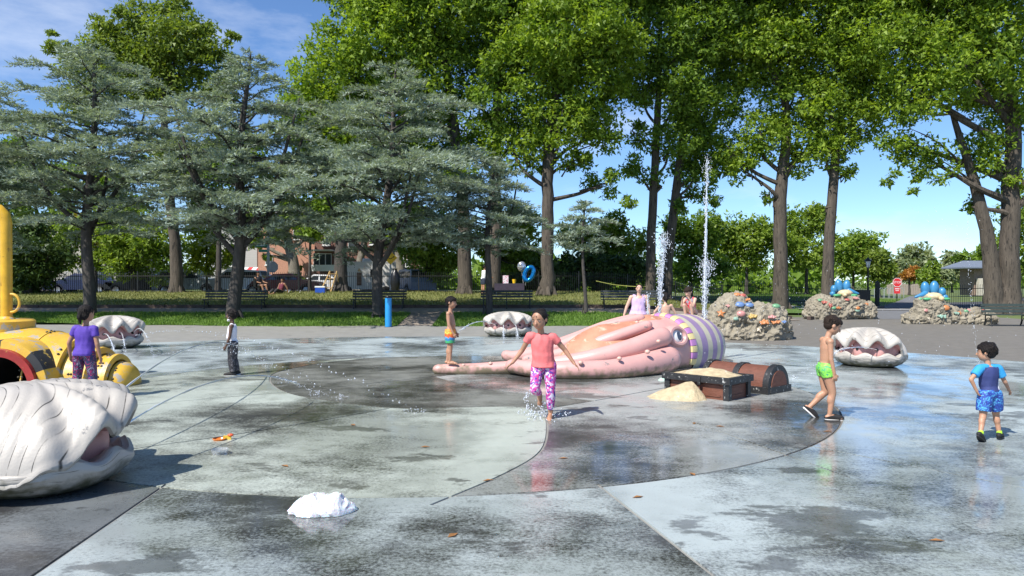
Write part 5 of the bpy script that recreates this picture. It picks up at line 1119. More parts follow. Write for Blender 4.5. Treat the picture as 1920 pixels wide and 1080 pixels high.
# ---- clothing pieces: each returns a function adding one child mesh
def top(m, a0=.02, a1=.97, sleeve=.0, inf=.010, name='shirt', neck=.045, flare=.0, strap=False, sm=None):
    def f(t, J, H, vox):
        mb = MB(); n = 14; A = [a0 - .1 + (a1 + .02 - a0 + .1) * i / n for i in range(n + 1)]; fa = [q[0] for q in J['fr']]
        P = []; rx = []; ry = []
        for a in A:
            P.append(Vector([np.interp(a, fa, [p[k] for p in J['tp']]) for k in range(3)])); w_ = flare * max(0, (.45 - a)) ; rx.append(float(np.interp(a, fa, J['trx'])) + inf * H + w_ * H); ry.append(float(np.interp(a, fa, J['try_'])) + inf * H + w_ * H)
        loftT(mb, P, rx, ry, J['X'].lerp(J['Xs'], .5).normalized(), 30)
        cuts = [(J['hip'] + J['spine'] * J['tl'] * a0, -J['spine'])]
        for s, sd in (('r', 1), ('l', -1)):
            so = J['so' + s]; el = J['el' + s]
            if sleeve > 0:
                e = so.lerp(el, sleeve); cap(mb, so - J['Xs'] * sd * .025 * H, so, .038 * H, .038 * H); mb.tube([so, so.lerp(e, .5), e, e.lerp(el, .12)], [.038 * H, .037 * H, .036 * H, .035 * H], 16)
            elif not strap: cap(mb, so - J['Xs'] * sd * .04 * H, so - J['Xs'] * sd * .012 * H, .044 * H, .040 * H)
            else: cap(mb, so - J['Xs'] * sd * .055 * H + J['spine'] * .0 * H, so - J['Xs'] * sd * .045 * H + J['spine'] * .012 * H, .040 * H, .034 * H)
        nk = J['neck'] + J['fwd'] * .02 * H - J['spine'] * (neck - .02) * H
        if strap: cuts.append((J['hip'] + J['spine'] * J['tl'] * .86 + J['fwd'] * .06 * H, (J['spine'] * .8 + J['fwd']).normalized()))
        o = remesh(mb, name, m, t, vox, 3, cuts)
        # wrinkles
        me = o.data; k = len(me.vertices); co = np.empty(k * 3, np.float32); me.vertices.foreach_get('co', co); co = co.reshape(-1, 3); no = np.empty(k * 3, np.float32); me.vertices.foreach_get('normal', no); no = no.reshape(-1, 3)
        for i in range(k): p = co[i]; co[i] = p + no[i] * (.006 * mnoise.noise(Vector((p[0] * 22, p[1] * 22, p[2] * 9))) + .003)
        me.vertices.foreach_set('co', co.ravel()); me.update()
    return f
def pants(m, length=.5, inf=.012, name='shorts', waist=.14, flare=.0, shin=False, pelvis=True):
    """length along the thigh (or along the shin when shin=True)"""
    def f(t, J, H, vox):
        mb = MB(); fa = [q[0] for q in J['fr']]; A = [-.12, -.05, .0, .05, waist - .03, waist + .05]
        P = [Vector([np.interp(a, fa, [p[k] for p in J['tp']]) for k in range(3)]) + (J['spine'] * (a - fa[0]) * J['tl'] if a < fa[0] else Vector()) for a in A]
        loftT(mb, P, [(.056 if a < -.06 else float(np.interp(a, fa, J['trx']) / H)) * H + inf * H for a in A], [(.05 if a < -.06 else float(np.interp(a, fa, J['try_']) / H)) * H + inf * H for a in A], J['X'], 28)
        for s in 'rl':
            h, k_, a_ = J['hip' + s], J['kn' + s], J['an' + s]
            if not shin: e = h.lerp(k_, length); mb.tube([h - (k_ - h).normalized() * .045 * H, h - (k_ - h).normalized() * .03 * H, h, h.lerp(e, .5), e, e + (k_ - h).normalized() * .004], [.035 * H, (.050 + inf) * H, .058 * H + inf * H, (.055 + inf + flare * .5) * H, (.058 - .021 * length + inf + flare) * H, (.058 - .021 * length + inf + flare) * H], 20)
            else:
                mb.tube([h, h.lerp(k_, .5), k_], [(.058 + inf) * H, (.049 + inf) * H, (.038 + inf) * H], 18, rnd=1); e = k_.lerp(a_, length); mb.tube([k_, k_.lerp(e, .35), k_.lerp(e, .75), e], [(.038 + inf) * H, (.039 + inf + flare * .3) * H, (.030 + inf + flare) * H, (.0235 + inf + flare) * H], 16)
        remesh(mb, name, m, t, vox, 3, [(J['hip'] + J['spine'] * J['tl'] * waist, J['spine'])])
    return f
def shoes(m, sole, name='shoe', sock=None, slip=False):
    def f(t, J, H, vox):
        for s in 'rl':
            f_ = J['ft' + s]; a = J['an' + s]; fx = f_.cross(Vector((0, 0, 1))).normalized(); dn = fx.cross(f_).normalized(); dn = dn if dn.z < 0 else -dn
            mb = MB(); mb.tube([a - f_ * .026 * H + dn * .016 * H, a + f_ * .02 * H + dn * .010 * H, a + f_ * .08 * H + dn * .018 * H, a + f_ * .115 * H + dn * .022 * H], [.027 * H, .031 * H, .030 * H, .024 * H], 14, rnd=1)
            if not slip: cap(mb, a - f_ * .004 * H - dn * .002 * H, a + dn * .01 * H, .029 * H, .030 * H)
            o = remesh(mb, name, m, t, vox, 2, [(a + dn * .042 * H, dn)] + ([(a + dn * .004 * H, (-dn - f_ * .35).normalized())] if slip else []))
            sm = MB(); pts = []
            for k in range(20): q = 2 * PI * k / 20; pts.append(a + f_ * (.045 + .088 * math.cos(q)) * H + fx * math.sin(q) * (.033 + .004 * math.cos(q)) * H)
            sm.add([tuple(p + dn * .036 * H) for p in pts] + [tuple(p + dn * .048 * H) for p in pts], [tuple(range(20)), tuple(range(39, 19, -1))] + [(k, (k + 1) % 20, 20 + (k + 1) % 20, 20 + k) for k in range(20)]); sm.build('sole', sole, o)
            if sock: MB().tube([a - dn * .035 * H, a - dn * .005 * H], [.026 * H, .029 * H], 14).build('sock', sock, t)
    return f
def pat(name, cols, scale, kind='voronoi', rough=.6, stretch=None):
    m = bpy.data.materials.new(name); m.use_nodes = True; t = m.node_tree; b = t.nodes['Principled BSDF']; b.inputs['Roughness'].default_value = rough
    tcn = t.nodes.new('ShaderNodeTexCoord'); src = tcn.outputs['Object']
    if stretch: q = t.nodes.new('ShaderNodeMapping'); q.inputs['Scale'].default_value = stretch; t.links.new(src, q.inputs[0]); src = q.outputs[0]
    if kind == 'voronoi': n = t.nodes.new('ShaderNodeTexVoronoi'); n.inputs['Scale'].default_value = scale; t.links.new(src, n.inputs['Vector']); sp = t.nodes.new('ShaderNodeSeparateColor'); t.links.new(n.outputs['Color'], sp.inputs[0]); fac = sp.outputs[0]
    else: n = t.nodes.new('ShaderNodeTexNoise'); n.inputs['Scale'].default_value = scale; n.inputs['Detail'].default_value = 2.5; n.inputs['Distortion'].default_value = 1.2; t.links.new(src, n.inputs['Vector']); mrn = t.nodes.new('ShaderNodeMapRange'); mrn.inputs[1].default_value = .3; mrn.inputs[2].default_value = .7; t.links.new(n.outputs['Fac'], mrn.inputs[0]); fac = mrn.outputs[0]
    rp = t.nodes.new('ShaderNodeValToRGB'); rp.color_ramp.interpolation = 'CONSTANT'; e = rp.color_ramp.elements; e[0].color = c4(cols[0]); e[0].position = 0; e[1].color = c4(cols[1]); e[1].position = 1 / len(cols)
    for i, c in enumerate(cols[2:]): x = e.new((i + 2) / len(cols)); x.color = c4(c)
    t.links.new(fac, rp.inputs[0]); t.links.new(rp.outputs[0], b.inputs['Base Color']); return m
def bands(name, stops, z0, z1):
    """horizontal printed bands between heights z0..z1 of the garment"""
    m = bpy.data.materials.new(name); m.use_nodes = True; t = m.node_tree; b = t.nodes['Principled BSDF']; b.inputs['Roughness'].default_value = .6
    tcn = t.nodes.new('ShaderNodeTexCoord'); sp = t.nodes.new('ShaderNodeSeparateXYZ'); t.links.new(tcn.outputs['Object'], sp.inputs[0]); nz = t.nodes.new('ShaderNodeTexNoise'); nz.inputs['Scale'].default_value = 28; t.links.new(tcn.outputs['Object'], nz.inputs['Vector'])
    ma = t.nodes.new('ShaderNodeMath'); ma.operation = 'MULTIPLY_ADD'; ma.inputs[1].default_value = .09; t.links.new(nz.outputs['Fac'], ma.inputs[0]); t.links.new(sp.outputs['Z'], ma.inputs[2])
    mrn = t.nodes.new('ShaderNodeMapRange'); mrn.inputs[1].default_value = z0 + .045; mrn.inputs[2].default_value = z1 + .045; t.links.new(ma.outputs[0], mrn.inputs[0])
    rp = t.nodes.new('ShaderNodeValToRGB'); rp.color_ramp.interpolation = 'CONSTANT'; e = rp.color_ramp.elements; e[0].color = c4(stops[0][1]); e[0].position = 0; e[1].color = c4(stops[1][1]); e[1].position = stops[1][0]
    for p, c in stops[2:]: x = e.new(p); x.color = c4(c)
    t.links.new(mrn.outputs[0], rp.inputs[0]); t.links.new(rp.outputs[0], b.inputs['Base Color']); return m
def cloth(name, c, rough=.75): return mat(name, c, rough, .1, 14, .25, 90)
CORAL = cloth('coral_cotton', (.74, .17, .17)); PRINT = pat('kaleidoscope_print', [(.62, .55, .66), (.56, .03, .22), (.09, .04, .30), (.55, .12, .38), (.50, .04, .28), (.24, .08, .40), (.60, .52, .66)], 46)
# the running girl
girl, J = person('girl in coral shirt and patterned leggings running through a splash', (.40, 9.36), (-.22, -1), 1.36,
    dict(spine=(.05, .14, 1), head=(.10, .2, 1), face=(.28, 1, -.30), shoulders=(1, .22, .06), uar=(.50, -.25, -.85), far=(.55, .25, -.75), ual=(-.62, -.30, -.75), fal=(-.60, .20, -.8), handr=(.75, .2, -.6), handl=(-.7, .25, -.65),
         thl=(-.05, .12, -1), shl=(.02, -.12, -1), thr=(.05, .42, -.9), shr=(-.05, -.95, -.32), ftl=(0, 1, -.12), ftr=(0, -.35, -.93), curl=.35), 'mid', HAIR,
    [top(CORAL, -.16, .97, .32, .013, 'shirt', flare=.06), pants(PRINT, .80, .006, 'leggings', .12, shin=True)], hairstyle='bun', vox=.0072)
# boy in green trunks
palm = pat('palm_print', [(.05, .30, .09), (.22, .68, .08), (.30, .75, .10), (.06, .38, .16), (.26, .70, .08)], 16, 'noise')
boy, J = person('barechested boy in green palm-print trunks walking with head bowed', (3.92, 9.35), (1, -.08), 1.29,
    dict(spine=(0, .06, 1), head=(0, .42, .9), face=(0, .8, -.62), uar=(.05, .02, -1), far=(.0, .22, -1), ual=(-.1, .1, -1), fal=(0, .2, -1), thr=(0, .24, -1), shr=(0, -.12, -1), thl=(0, .12, -1), shl=(0, -.72, -.72), ftr=(0, 1, -.05), ftl=(0, .72, -.68), curl=.7), 'tan', HAIRB,
    [pants(palm, .30, .010, 'swim_trunks', .20), shoes(cloth('black_canvas', (.02, .018, .018)), mat('white_rubber', (.75, .73, .70), .5, .05), slip=True)], hairstyle='short', vox=.0072)
# toddler in blue
navy = cloth('navy_lycra', (.03, .045, .16)); sky_ = cloth('sky_blue_lycra', (.03, .30, .62)); wave = pat('wave_print', [(.02, .03, .20), (.03, .10, .42), (.02, .05, .30), (.10, .45, .75), (.02, .04, .22)], 18, 'noise', stretch=(1, 1, 2))
def raglan(t, J, H, vox):
    for s, sd in (('r', 1), ('l', -1)):
        so, el = J['so' + s], J['el' + s]; mb = MB(); cap(mb, J['neck'] + J['Xs'] * sd * .03 * H - J['spine'] * .012 * H, so, .040 * H, .049 * H); mb.tube([so, so.lerp(el, .55), so.lerp(el, .62)], [.049 * H, .047 * H, .046 * H], 16); remesh(mb, 'sleeve', sky_, t, vox, 3)
    mb = MB(); fa = [q[0] for q in J['fr']]; A = (.05, .3, .6); P = [Vector([np.interp(a, fa, [p[k] for p in J['tp']]) for k in range(3)]) for a in A]
    mb.tube([p + J['X'] * (float(np.interp(a, fa, J['trx'])) + .004) for p, a in zip(P, A)], [.028 * H, .032 * H, .022 * H], 12); remesh(mb, 'side_panel', cloth('white_lycra', (.72, .72, .76)), t, vox, 3)
tod, J = person('curly-haired toddler in blue swim shirt and blue wave-print shorts', (5.16, 8.05), (-.12, 1), 1.0,
    dict(spine=(-.03, .04, 1), head=(-.02, .06, 1), face=(-.65, .75, -.05), ual=(-.72, -.15, -.65), fal=(.45, -.05, -.9), uar=(.45, -.05, -.85), far=(.62, .35, -.62), handl=(.5, .1, -.8), thr=(.22, .20, -1), shr=(.10, -.12, -1), thl=(-.16, -.05, -1), shl=(-.42, -.35, -.85), ftr=(.75, .6, -.05), ftl=(.70, .35, -.6), curl=.8, belly=.012, hh=.205), 'tan', HAIR,
    [top(navy, .02, .96, 0, .014, 'swim_shirt'), raglan, pants(wave, .78, .016, 'swim_shorts', .17, .016), shoes(cloth('black_mesh', (.016, .018, .018)), mat('black_rubber', (.02, .02, .02), .6, .1), sock=cloth('lime_sock', (.45, .80, .04)))], hairstyle='curly', vox=.0072)
# boy standing on the squid arm
surfp = bands('surf_print', [(0, (.06, .40, .16)), (.14, (.04, .20, .48)), (.30, (.10, .35, .60)), (.40, (.70, .12, .03)), (.62, (.78, .20, .03)), (.70, (.75, .62, .10)), (.80, (.80, .30, .04))], .42, .64)
boy2, J = person('barechested boy in orange and blue surf shorts standing on a squid arm', (-1.15, 13.88), (1, -.12), 1.24,
    dict(spine=(0, -.02, 1), head=(0, .12, 1), face=(.12, 1, -.25), uar=(.06, .08, -1), far=(-.05, .42, -.9), ual=(-.06, .1, -1), fal=(.05, .4, -.9), thr=(0, .06, -1), shr=(0, -.03, -1), thl=(0, -.10, -1), shl=(0, -.14, -1), ftr=(0, 1, 0), ftl=(-.1, 1, 0), curl=.6, belly=.014), 'tan', HAIR,
    [pants(surfp, .72, .014, 'surf_shorts', .13, .012)], hairstyle='messy', vox=.008, zbase=.185)
# child in the white vest
camo_ = pat('camouflage', [(.012, .012, .016), (.05, .048, .055), (.02, .02, .024), (.16, .15, .16), (.015, .015, .018)], 15, 'noise')
def mask(t, J, H, vox):
    hh, hc, hd, hf, hx = (J[k] for k in ('hh', 'hc', 'hd', 'hf', 'hx')); MB().ell(hc - hd * hh * .37 + hf * hh * .16, (hh * .27, hh * .24, hh * .13), J['HR'] @ Matrix.Rotation(-.5, 3, 'X'), 16, 10).build('face_mask', cloth('white_mask', (.75, .76, .78)), t)
    for sd in (-1, 1): MB().tube([hc - hd * hh * .30 + hf * hh * .22 + hx * sd * hh * .25, hc - hd * hh * .02 - hf * hh * .02 + hx * sd * hh * .42], hh * .02, 6).build('mask_strap', EYEW, t)
kid, J = person('small child in white vest and dark camouflage trousers, face mask below chin', (-5.13, 13.72), (-1, -.18), 1.19,
    dict(spine=(0, .02, 1), head=(0, .0, 1), face=(.25, 1, -.05), ual=(-.14, .12, -1), fal=(-.05, .34, -.9), uar=(.12, -.12, -1), far=(.05, .1, -1), thl=(0, .08, -1), shl=(0, -.12, -1), thr=(0, -.02, -1), shr=(0, -.22, -1), ftl=(0, 1, 0), ftr=(0, 1, -.2), curl=.6, belly=.012), 'dark', HAIR,
    [top(cloth('white_cotton', (.78, .78, .84)), .06, .96, 0, .010, 'vest', strap=True), pants(camo_, .93, .013, 'trousers', .16, .006, shin=True), mask, shoes(cloth('black_shoe', (.02, .02, .02)), mat('white_sole', (.7, .7, .7), .5, .05))], hairstyle='curly', vox=.008)
# girl in purple seen from behind
flor = pat('dark_floral', [(.02, .015, .09), (.03, .02, .12), (.012, .05, .07), (.35, .02, .12), (.02, .015, .08), (.30, .25, .35), (.02, .06, .06)], 13, 'noise')
gp_, J = person('girl in purple t-shirt and dark floral leggings seen from behind', (-6.22, 10.85), (.12, 1), 1.36,
    dict(spine=(.02, .03, 1), head=(0, .1, 1), face=(.2, 1, -.2), ual=(-.38, -.12, -.9), fal=(-.12, .28, -.95), uar=(.22, -.05, -1), far=(.1, .2, -1), thr=(.12, .1, -1), shr=(0, -.12, -1), thl=(-.14, .05, -1), shl=(-.1, -.15, -1), curl=.5), 'mid', HAIR,
    [top(cloth('purple_cotton', (.085, .04, .34)), -.04, .97, .42, .018, 'shirt', flare=.04), pants(flor, .9, .008, 'leggings', .12, shin=True)], hairstyle='pony', vox=.0075, eyes=False)
# woman in lavender, behind the squid
wom, J = person('smiling woman in lavender sleeveless top standing behind the squid', (3.36, 19.9), (-.12, -1), 1.68,
    dict(spine=(-.04, .0, 1), head=(-.06, .02, 1), face=(.1, 1, -.06), uar=(.42, .1, -.9), far=(.30, .22, -.93), ual=(-.22, .0, -1), fal=(-.1, .2, -1), curl=.5), 'light', HAIRB,
    [top(cloth('lavender_jersey', (.56, .40, .62)), -.10, .965, 0, .013, 'tank_top', flare=.10, strap=True), pants(cloth('dark_denim', (.03, .035, .06)), .5, .010, 'shorts', .1)], adult=True, hairstyle='pony', vox=.010)
c1, J = person('wet-haired child in pink swim bottoms seen from behind the squid', (4.12, 20.0), (-.05, 1), 1.42,
    dict(spine=(0, .05, 1), head=(0, .15, 1), ual=(-.62, .1, -.75), fal=(-.42, .25, -.85), uar=(.5, .1, -.85), far=(.42, .2, -.85), curl=.5), 'light', HAIR, [pants(pat('pink_print', [(.6, .30, .55), (.7, .62, .72), (.45, .25, .6)], 25), .2, .010, 'swim_bottoms', .10)], vox=.010, eyes=False, hairstyle='pony')
c2, J = person('child in red swimsuit sitting hunched on the striped squid body', (3.88, 16.05), (-.75, -.8), 1.12,
    dict(spine=(0, .32, .95), head=(0, .5, .85), face=(0, .8, -.6), thr=(.08, .75, .62), shr=(0, -.25, -1), thl=(-.08, .75, .62), shl=(0, -.25, -1), uar=(.1, .62, -.75), far=(-.35, .35, .9), ual=(-.1, .62, -.75), fal=(.35, .35, .9), curl=.8, hipz=.065), 'light', HAIRB,
    [top(pat('red_print', [(.62, .05, .08), (.68, .10, .12), (.3, .3, .35)], 20), -.04, .9, 0, .010, 'swimsuit', strap=True)], vox=.010, eyes=False, hairstyle='messy', zbase=.985)
# far people on the bank
f1_, J = person('person in white t-shirt and dark shorts standing by the thick oak trunk', (xat(906, 42.3), 42.3), (.9, .5), 1.68, dict(spine=(0, .15, 1), uar=(.1, .5, -.8), far=(0, .8, -.4), ual=(-.1, .5, -.8), fal=(0, .8, -.4)), 'tan', HAIR,
    [top(cloth('white_tee', (.75, .75, .76)), .0, .97, .5, .015), pants(cloth('dark_shorts', (.03, .04, .07)), .7, .015, 'shorts', .13)], vox=.016, adult=True, zbase=zg(-1.6, 42.3) + .1, eyes=False)
f2_, J = person('person in dark top and cap sitting in a camp chair on the bank', (xat(486, 43.2), 43.2), (.85, -.5), 1.7, dict(spine=(0, -.2, 1), thr=(.1, 1, .05), shr=(0, .3, -1), thl=(-.1, 1, .05), shl=(0, .3, -1), uar=(.15, .5, -.8), far=(0, .9, -.2), ual=(-.15, .5, -.8), fal=(0, .9, -.2), hipz=.26), 'brown', HAIR,
    [top(cloth('charcoal_top', (.02, .02, .025)), .0, .95, .0, .014, 'tank_top'), pants(cloth('black_shorts', (.02, .02, .02)), .7, .014, 'shorts', .1)], vox=.016, adult=True, zbase=zg(-14.6, 43.2) + .1, eyes=False)
f3_, J = person('person in maroon top sitting on the grass by the fence', (xat(526, 43.0), 43.0), (-.55, -.85), 1.66, dict(spine=(0, -.28, 1), thr=(.15, .95, .25), shr=(0, .8, -.6), thl=(-.2, .95, .3), shl=(0, .8, -.6), ual=(-.4, -.35, -.85), fal=(-.1, -.2, -1), uar=(.2, .3, -.9), far=(0, .7, -.6), hipz=.07), 'brown', HAIR,
    [top(cloth('maroon_top', (.13, .015, .035)), .0, .93, .0, .014, 'tank_top', strap=True), pants(cloth('black_trousers', (.018, .018, .02)), .8, .014, 'trousers', .1, shin=True)], vox=.016, adult=True, zbase=zg(-13.3, 43) + .1, eyes=False)
cc = thing('camp_chair', 'black folding camp chair under the seated person on the bank', 'chair', (xat(486, 43.2), 43.2, zg(-14.6, 43.2) + .1), R(-59) )
MB().box((0, 0, .36), (.5, .5, .03)).build('seat', BLACK, cc, smooth=False); MB().box((0, -.27, .62), (.5, .03, .5)).build('backrest', BLACK, cc, smooth=False)
for x in (-.25, .25):
    for y in (-.25, .25): MB().tube([(x, y, .38), (x * 1.1, y * 1.1, 0)], .014, 6).build('leg', BLACK, cc)
# ============================================================ BENCHES, FENCES, STREET, HOUSES
BGRN = mat('bench_green_paint', (.035, .05, .042), .5, .25, 9, .1, 40); BDRK = mat('bench_dark_slat', (.028, .034, .034), .5, .3, 9, .1, 40); IRON = mat('bench_iron', (.015, .017, .017), .5, .2)
def bench(label, x, y, rz, slat, w=2.6, z=None):
    t = thing('park_bench', label, 'bench', (x, y, zg(x, y) if z is None else z), rz, 'slatted park benches')
    for k in range(5): MB().box((0, -.24 + k * .098, .44), (w, .078, .035)).build('seat_slat', slat, t, smooth=False)
    for k in range(3): MB().box((0, .25 + k * .028, .56 + k * .125), (w, .032, .095), Matrix.Rotation(-.22, 3, 'X')).build('back_slat', slat, t, smooth=False)
    for sx in (-1, 0, 1):
        x0 = sx * (w / 2 - .14)
        MB().tube([(x0, -.26, 0), (x0, -.22, .2), (x0, -.2, .41)], [.026, .02, .024], 8).build('leg', IRON, t); MB().tube([(x0, .30, 0), (x0, .22, .2), (x0, .2, .41), (x0, .27, .62), (x0, .345, .86)], [.026, .022, .024, .02, .018], 8).build('leg', IRON, t)
        MB().tube([(x0, -.27, .40), (x0, .22, .40)], .02, 6).build('seat_bearer', IRON, t)
        MB().tube([(x0, -.24 + .22 * (1 - math.cos(a)), .05 + .26 * math.sin(a)) for a in np.linspace(0, PI, 12)], .014, 6).build('leg_arch', IRON, t)
    return t
bench('dark slatted bench behind the broad cedar trunk', xat(440, 35.0), 35.0, 0, BDRK, 2.95)
bench('dark slatted bench behind the blue post', xat(710, 35.0), 35.0, 0, BDRK, 2.55)
bench('dark slatted bench beside the party table', xat(950, 35.0), 35.0, 0, BDRK, 2.45)
bench('dark slatted bench in front of the black yew thicket', xat(1182, 35.0), 35.0, R(-2), BDRK, 2.75)
bench('green slatted bench next to the rubble boulder, under the massive twin-trunked tree', 20.2, 29.4, R(-6), BGRN, 3.0)
# iron fences: posts, rails, and pickets too thin to pick apart
def fence(label, pts, h, post=2.4, off=.02):
    P = [Vector((x, y, 0)) for x, y in pts]; t = thing('iron_fence', label, 'fence', (P[0].x, P[0].y, 0), 0, 'black iron picket fences'); o = P[0]; mb = MB()
    for a, b in zip(P, P[1:]):
        d = b - a; L_ = d.length; n = int(L_ / .125); ang = math.atan2(d.y, d.x); rt = Matrix.Rotation(ang, 3, 'Z')
        for i in range(n):
            p = a + d * (i / n) - o; q = a + d * (i / n); z = zg(q.x, q.y) + off; mb.box((p.x, p.y, z + h / 2 + .03), (.018, .018, h), rt); mb.add([(p.x - .014, p.y, z + h + .03), (p.x, p.y - .014, z + h + .03), (p.x + .014, p.y, z + h + .03), (p.x, p.y + .014, z + h + .03), (p.x, p.y, z + h + .10)], [(0, 1, 4), (1, 2, 4), (2, 3, 4), (3, 0, 4)])
        m = max(1, int(L_ / post))
        for i in range(m + 1):
            q = a + d * (i / m); z = zg(q.x, q.y) + off; MB().box((q.x - o.x, q.y - o.y, z + (h + .12) / 2), (.06, .06, h + .12), rt).build('post', BLACK, t, smooth=False)
            if i < m:
                q2 = a + d * ((i + 1) / m); z2 = zg(q2.x, q2.y) + off
                for f in (.12, .86): MB().tube([(q.x - o.x, q.y - o.y, z + h * f), (q2.x - o.x, q2.y - o.y, z2 + h * f)], .02, 4).build('rail', BLACK, t, smooth=False)
    pk = mb.build('pickets', BLACK, t, smooth=False, weld=False); pk['kind'] = 'stuff'
    return t
fence('long black iron picket fence along the top of the grassy bank', [(-52, 44.8), (-20, 44.8), (4, 44.8), (13, 46.2)], 1.22)
fence('black iron fence behind the shell-studded boulders, ending at the drive gate', [(13, 50), (17.6, 50.0), (24.6, 51.5)], 1.25)
fence('black iron fence right of the drive behind the rubble boulder', [(27.2, 47.6), (36.5, 45.8), (46, 45)], 1.5)
gt = thing('gate_post', 'thick black gate post at the edge of the drive', 'gate post', (24.95, 51.0, zg(24.95, 51)), 0)
MB().box((0, 0, .85), (.22, .22, 1.7)).build('shaft', BLACK, gt, smooth=False); MB().lathe([(.14, 1.7), (.14, 1.74), (.001, 1.86)], 4, a0=PI / 4, a1=2 * PI + PI / 4).build('cap', BLACK, gt, smooth=False)
# lamp post and bin by the gate
lx, ly = xat(1622, 50), 49.6; lt = thing('lamp_post', 'black park lamp post with lantern by the gate', 'lamp post', (lx, ly, zg(lx, ly)), 0)
MB().lathe([(.16, 0), (.15, .3), (.09, .4), (.06, .6), (.05, 2.6), (.07, 2.65), (.05, 2.72)], 14).build('pole', BLACK, lt); MB().lathe([(.10, 2.72), (.17, 3.12), (.165, 3.13)], 8).build('lantern_glass', mat('lantern_glass', (.75, .75, .72), .3, .05), lt)
MB().lathe([(.24, 3.13), (.20, 3.2), (.08, 3.3), (.03, 3.38), (.001, 3.42)], 12).build('lantern_roof', BLACK, lt)
for k in range(4): a = k * PI / 2; MB().tube([(.105 * math.cos(a), .105 * math.sin(a), 2.72), (.18 * math.cos(a), .18 * math.sin(a), 3.13)], .012, 5).build('lantern_rib', BLACK, lt)
bn = thing('litter_bin', 'square black litter bin in front of the lamp post', 'bin', (xat(1619, 48.5), 48.6, zg(23, 48.6)), 0)
MB().box((0, 0, .70), (.72, .6, .95)).build('body', BLACK, bn, smooth=False); MB().box((0, 0, 1.20), (.78, .66, .06)).build('lid', BLACK, bn, smooth=False); MB().box((.1, 0, .12), (.4, .45, .24)).build('foot', BLACK, bn, smooth=False)
# text helper: flat lettering as real mesh
def text(s, size, m, parent, loc, rot):
    c = bpy.data.curves.new('lettering', 'FONT'); c.body = s; c.size = size; c.align_x = 'CENTER'; c.align_y = 'CENTER'; c.extrude = .002; c.resolution_u = 2
    o = bpy.data.objects.new('tmp', c); COL.objects.link(o); me = bpy.data.meshes.new_from_object(o.evaluated_get(dg())); bpy.data.objects.remove(o)
    me.materials.append(m); q = link('lettering', me, parent, loc); q.rotation_euler = rot; return q
WHT = mat('sign_white', (.8, .8, .8), .4, .04); REDM = mat('sign_red', (.62, .03, .035), .4, .08); YELM = mat('sign_yellow', (.85, .52, .02), .4, .05); GALV = mat('galvanised_pole', (.42, .44, .46), .4, .1, metal=.4); SGRN = mat('street_sign_green', (.01, .22, .14), .4, .08)
ss = thing('stop_sign', 'red stop sign with a second red panel beside the drive', 'stop sign', (xat(1682, 68), 68, zg(xat(1682, 68), 68)), 0)
MB().box((0, .03, 1.0), (.06, .05, 2.0)).build('post', BLACK, ss, smooth=False)
oc = MB().lathe([(.001, 0), (.44, 0), (.44, .03), (.001, .03)], 8, 'Y', (0, -.03, 1.72), a0=PI / 8, a1=2 * PI + PI / 8).build('octagon', REDM, ss, smooth=False); MB().lathe([(.40, -.034), (.435, -.034)], 8, 'Y', (0, 0, 1.72), a0=PI / 8, a1=2 * PI + PI / 8).build('border', WHT, oc, smooth=False)
text('STOP', .30, WHT, ss, (0, -.036, 1.72), (R(90), 0, 0)); p2_ = MB().box((0, -.01, 1.0), (.54, .03, .58)).build('panel', REDM, ss, smooth=False); MB().box((0, -.028, 1.14), (.40, .006, .07)).build('print_line', WHT, p2_, smooth=False); MB().box((0, -.028, .98), (.3, .006, .05)).build('print_line', WHT, p2_, smooth=False)
yd = thing('warning_sign', 'yellow diamond warning sign with black arrows on a pale pole', 'road sign', (xat(732, 47.5), 47.5, zg(xat(732, 47.5), 47.5)), 0)
MB().tube([(0, .05, 0), (0, .05, 2.5)], .06, 10).build('pole', GALV, yd); pl = MB().box((0, 0, 2.32), (.62, .03, .62), Matrix.Rotation(R(45), 3, 'Y')).build('plate', YELM, yd, smooth=False)
for sd in (-1, 1): MB().tube([(0, -.02, 2.24), (sd * .1, -.02, 2.30), (sd * .2, -.02, 2.36)], .022, 6).build('arrow', BLACK, pl); MB().add([(sd * .17, -.02, 2.42), (sd * .28, -.02, 2.41), (sd * .23, -.02, 2.29)], [(0, 1, 2)]).build('arrow_head', BLACK, pl, smooth=False)
bg_ = tag(MB().lathe([(.02, 0), (.2, .08), (.3, .5), (.27, 1.0), (.10, 1.32), (.14, 1.4)], 14).build('rubbish_sack', mat('black_plastic_sack', (.012, .012, .014), .3, .3, 6, .8, 12), None, loc=(xat(741, 44.2), 44.2, zg(-6.9, 44.2) + .1)), 'bulging black sack hanging at the fence below the diamond sign', 'sack')
sp_ = thing('street_sign', 'tall pale pole with two green street name plates', 'street sign', (xat(503, 51), 51, .87), 0)
MB().tube([(0, 0, 0), (0, 0, 4.6)], .09, 12).build('pole', GALV, sp_); MB().box((-.46, -.1, 3.35), (.85, .03, .2)).build('name_plate', SGRN, sp_, smooth=False); MB().box((-.32, -.1, 3.0), (.6, .03, .18)).build('name_plate', mat('street_sign_teal', (.05, .36, .28), .4, .08), sp_, smooth=False)
MB().box((-.46, -.12, 3.35), (.6, .006, .05)).build('name_print', WHT, sp_, smooth=False); MB().box((.2, .1, 4.3), (.35, .25, .5)).build('signal_box', GALV, sp_, smooth=False)
sb_ = thing('stop_sign', 'grey back of an octagonal sign by the pink brick house', 'stop sign', (xat(511, 53), 53, .87), 0); MB().tube([(0, .04, 0), (0, .04, 2.1)], .035, 8).build('post', GALV, sb_); MB().lathe([(.001, 0), (.42, 0), (.42, .02), (.001, .02)], 8, 'Y', (0, 0, 1.95), a0=PI / 8, a1=2 * PI + PI / 8).build('octagon', GALV, sb_, smooth=False)
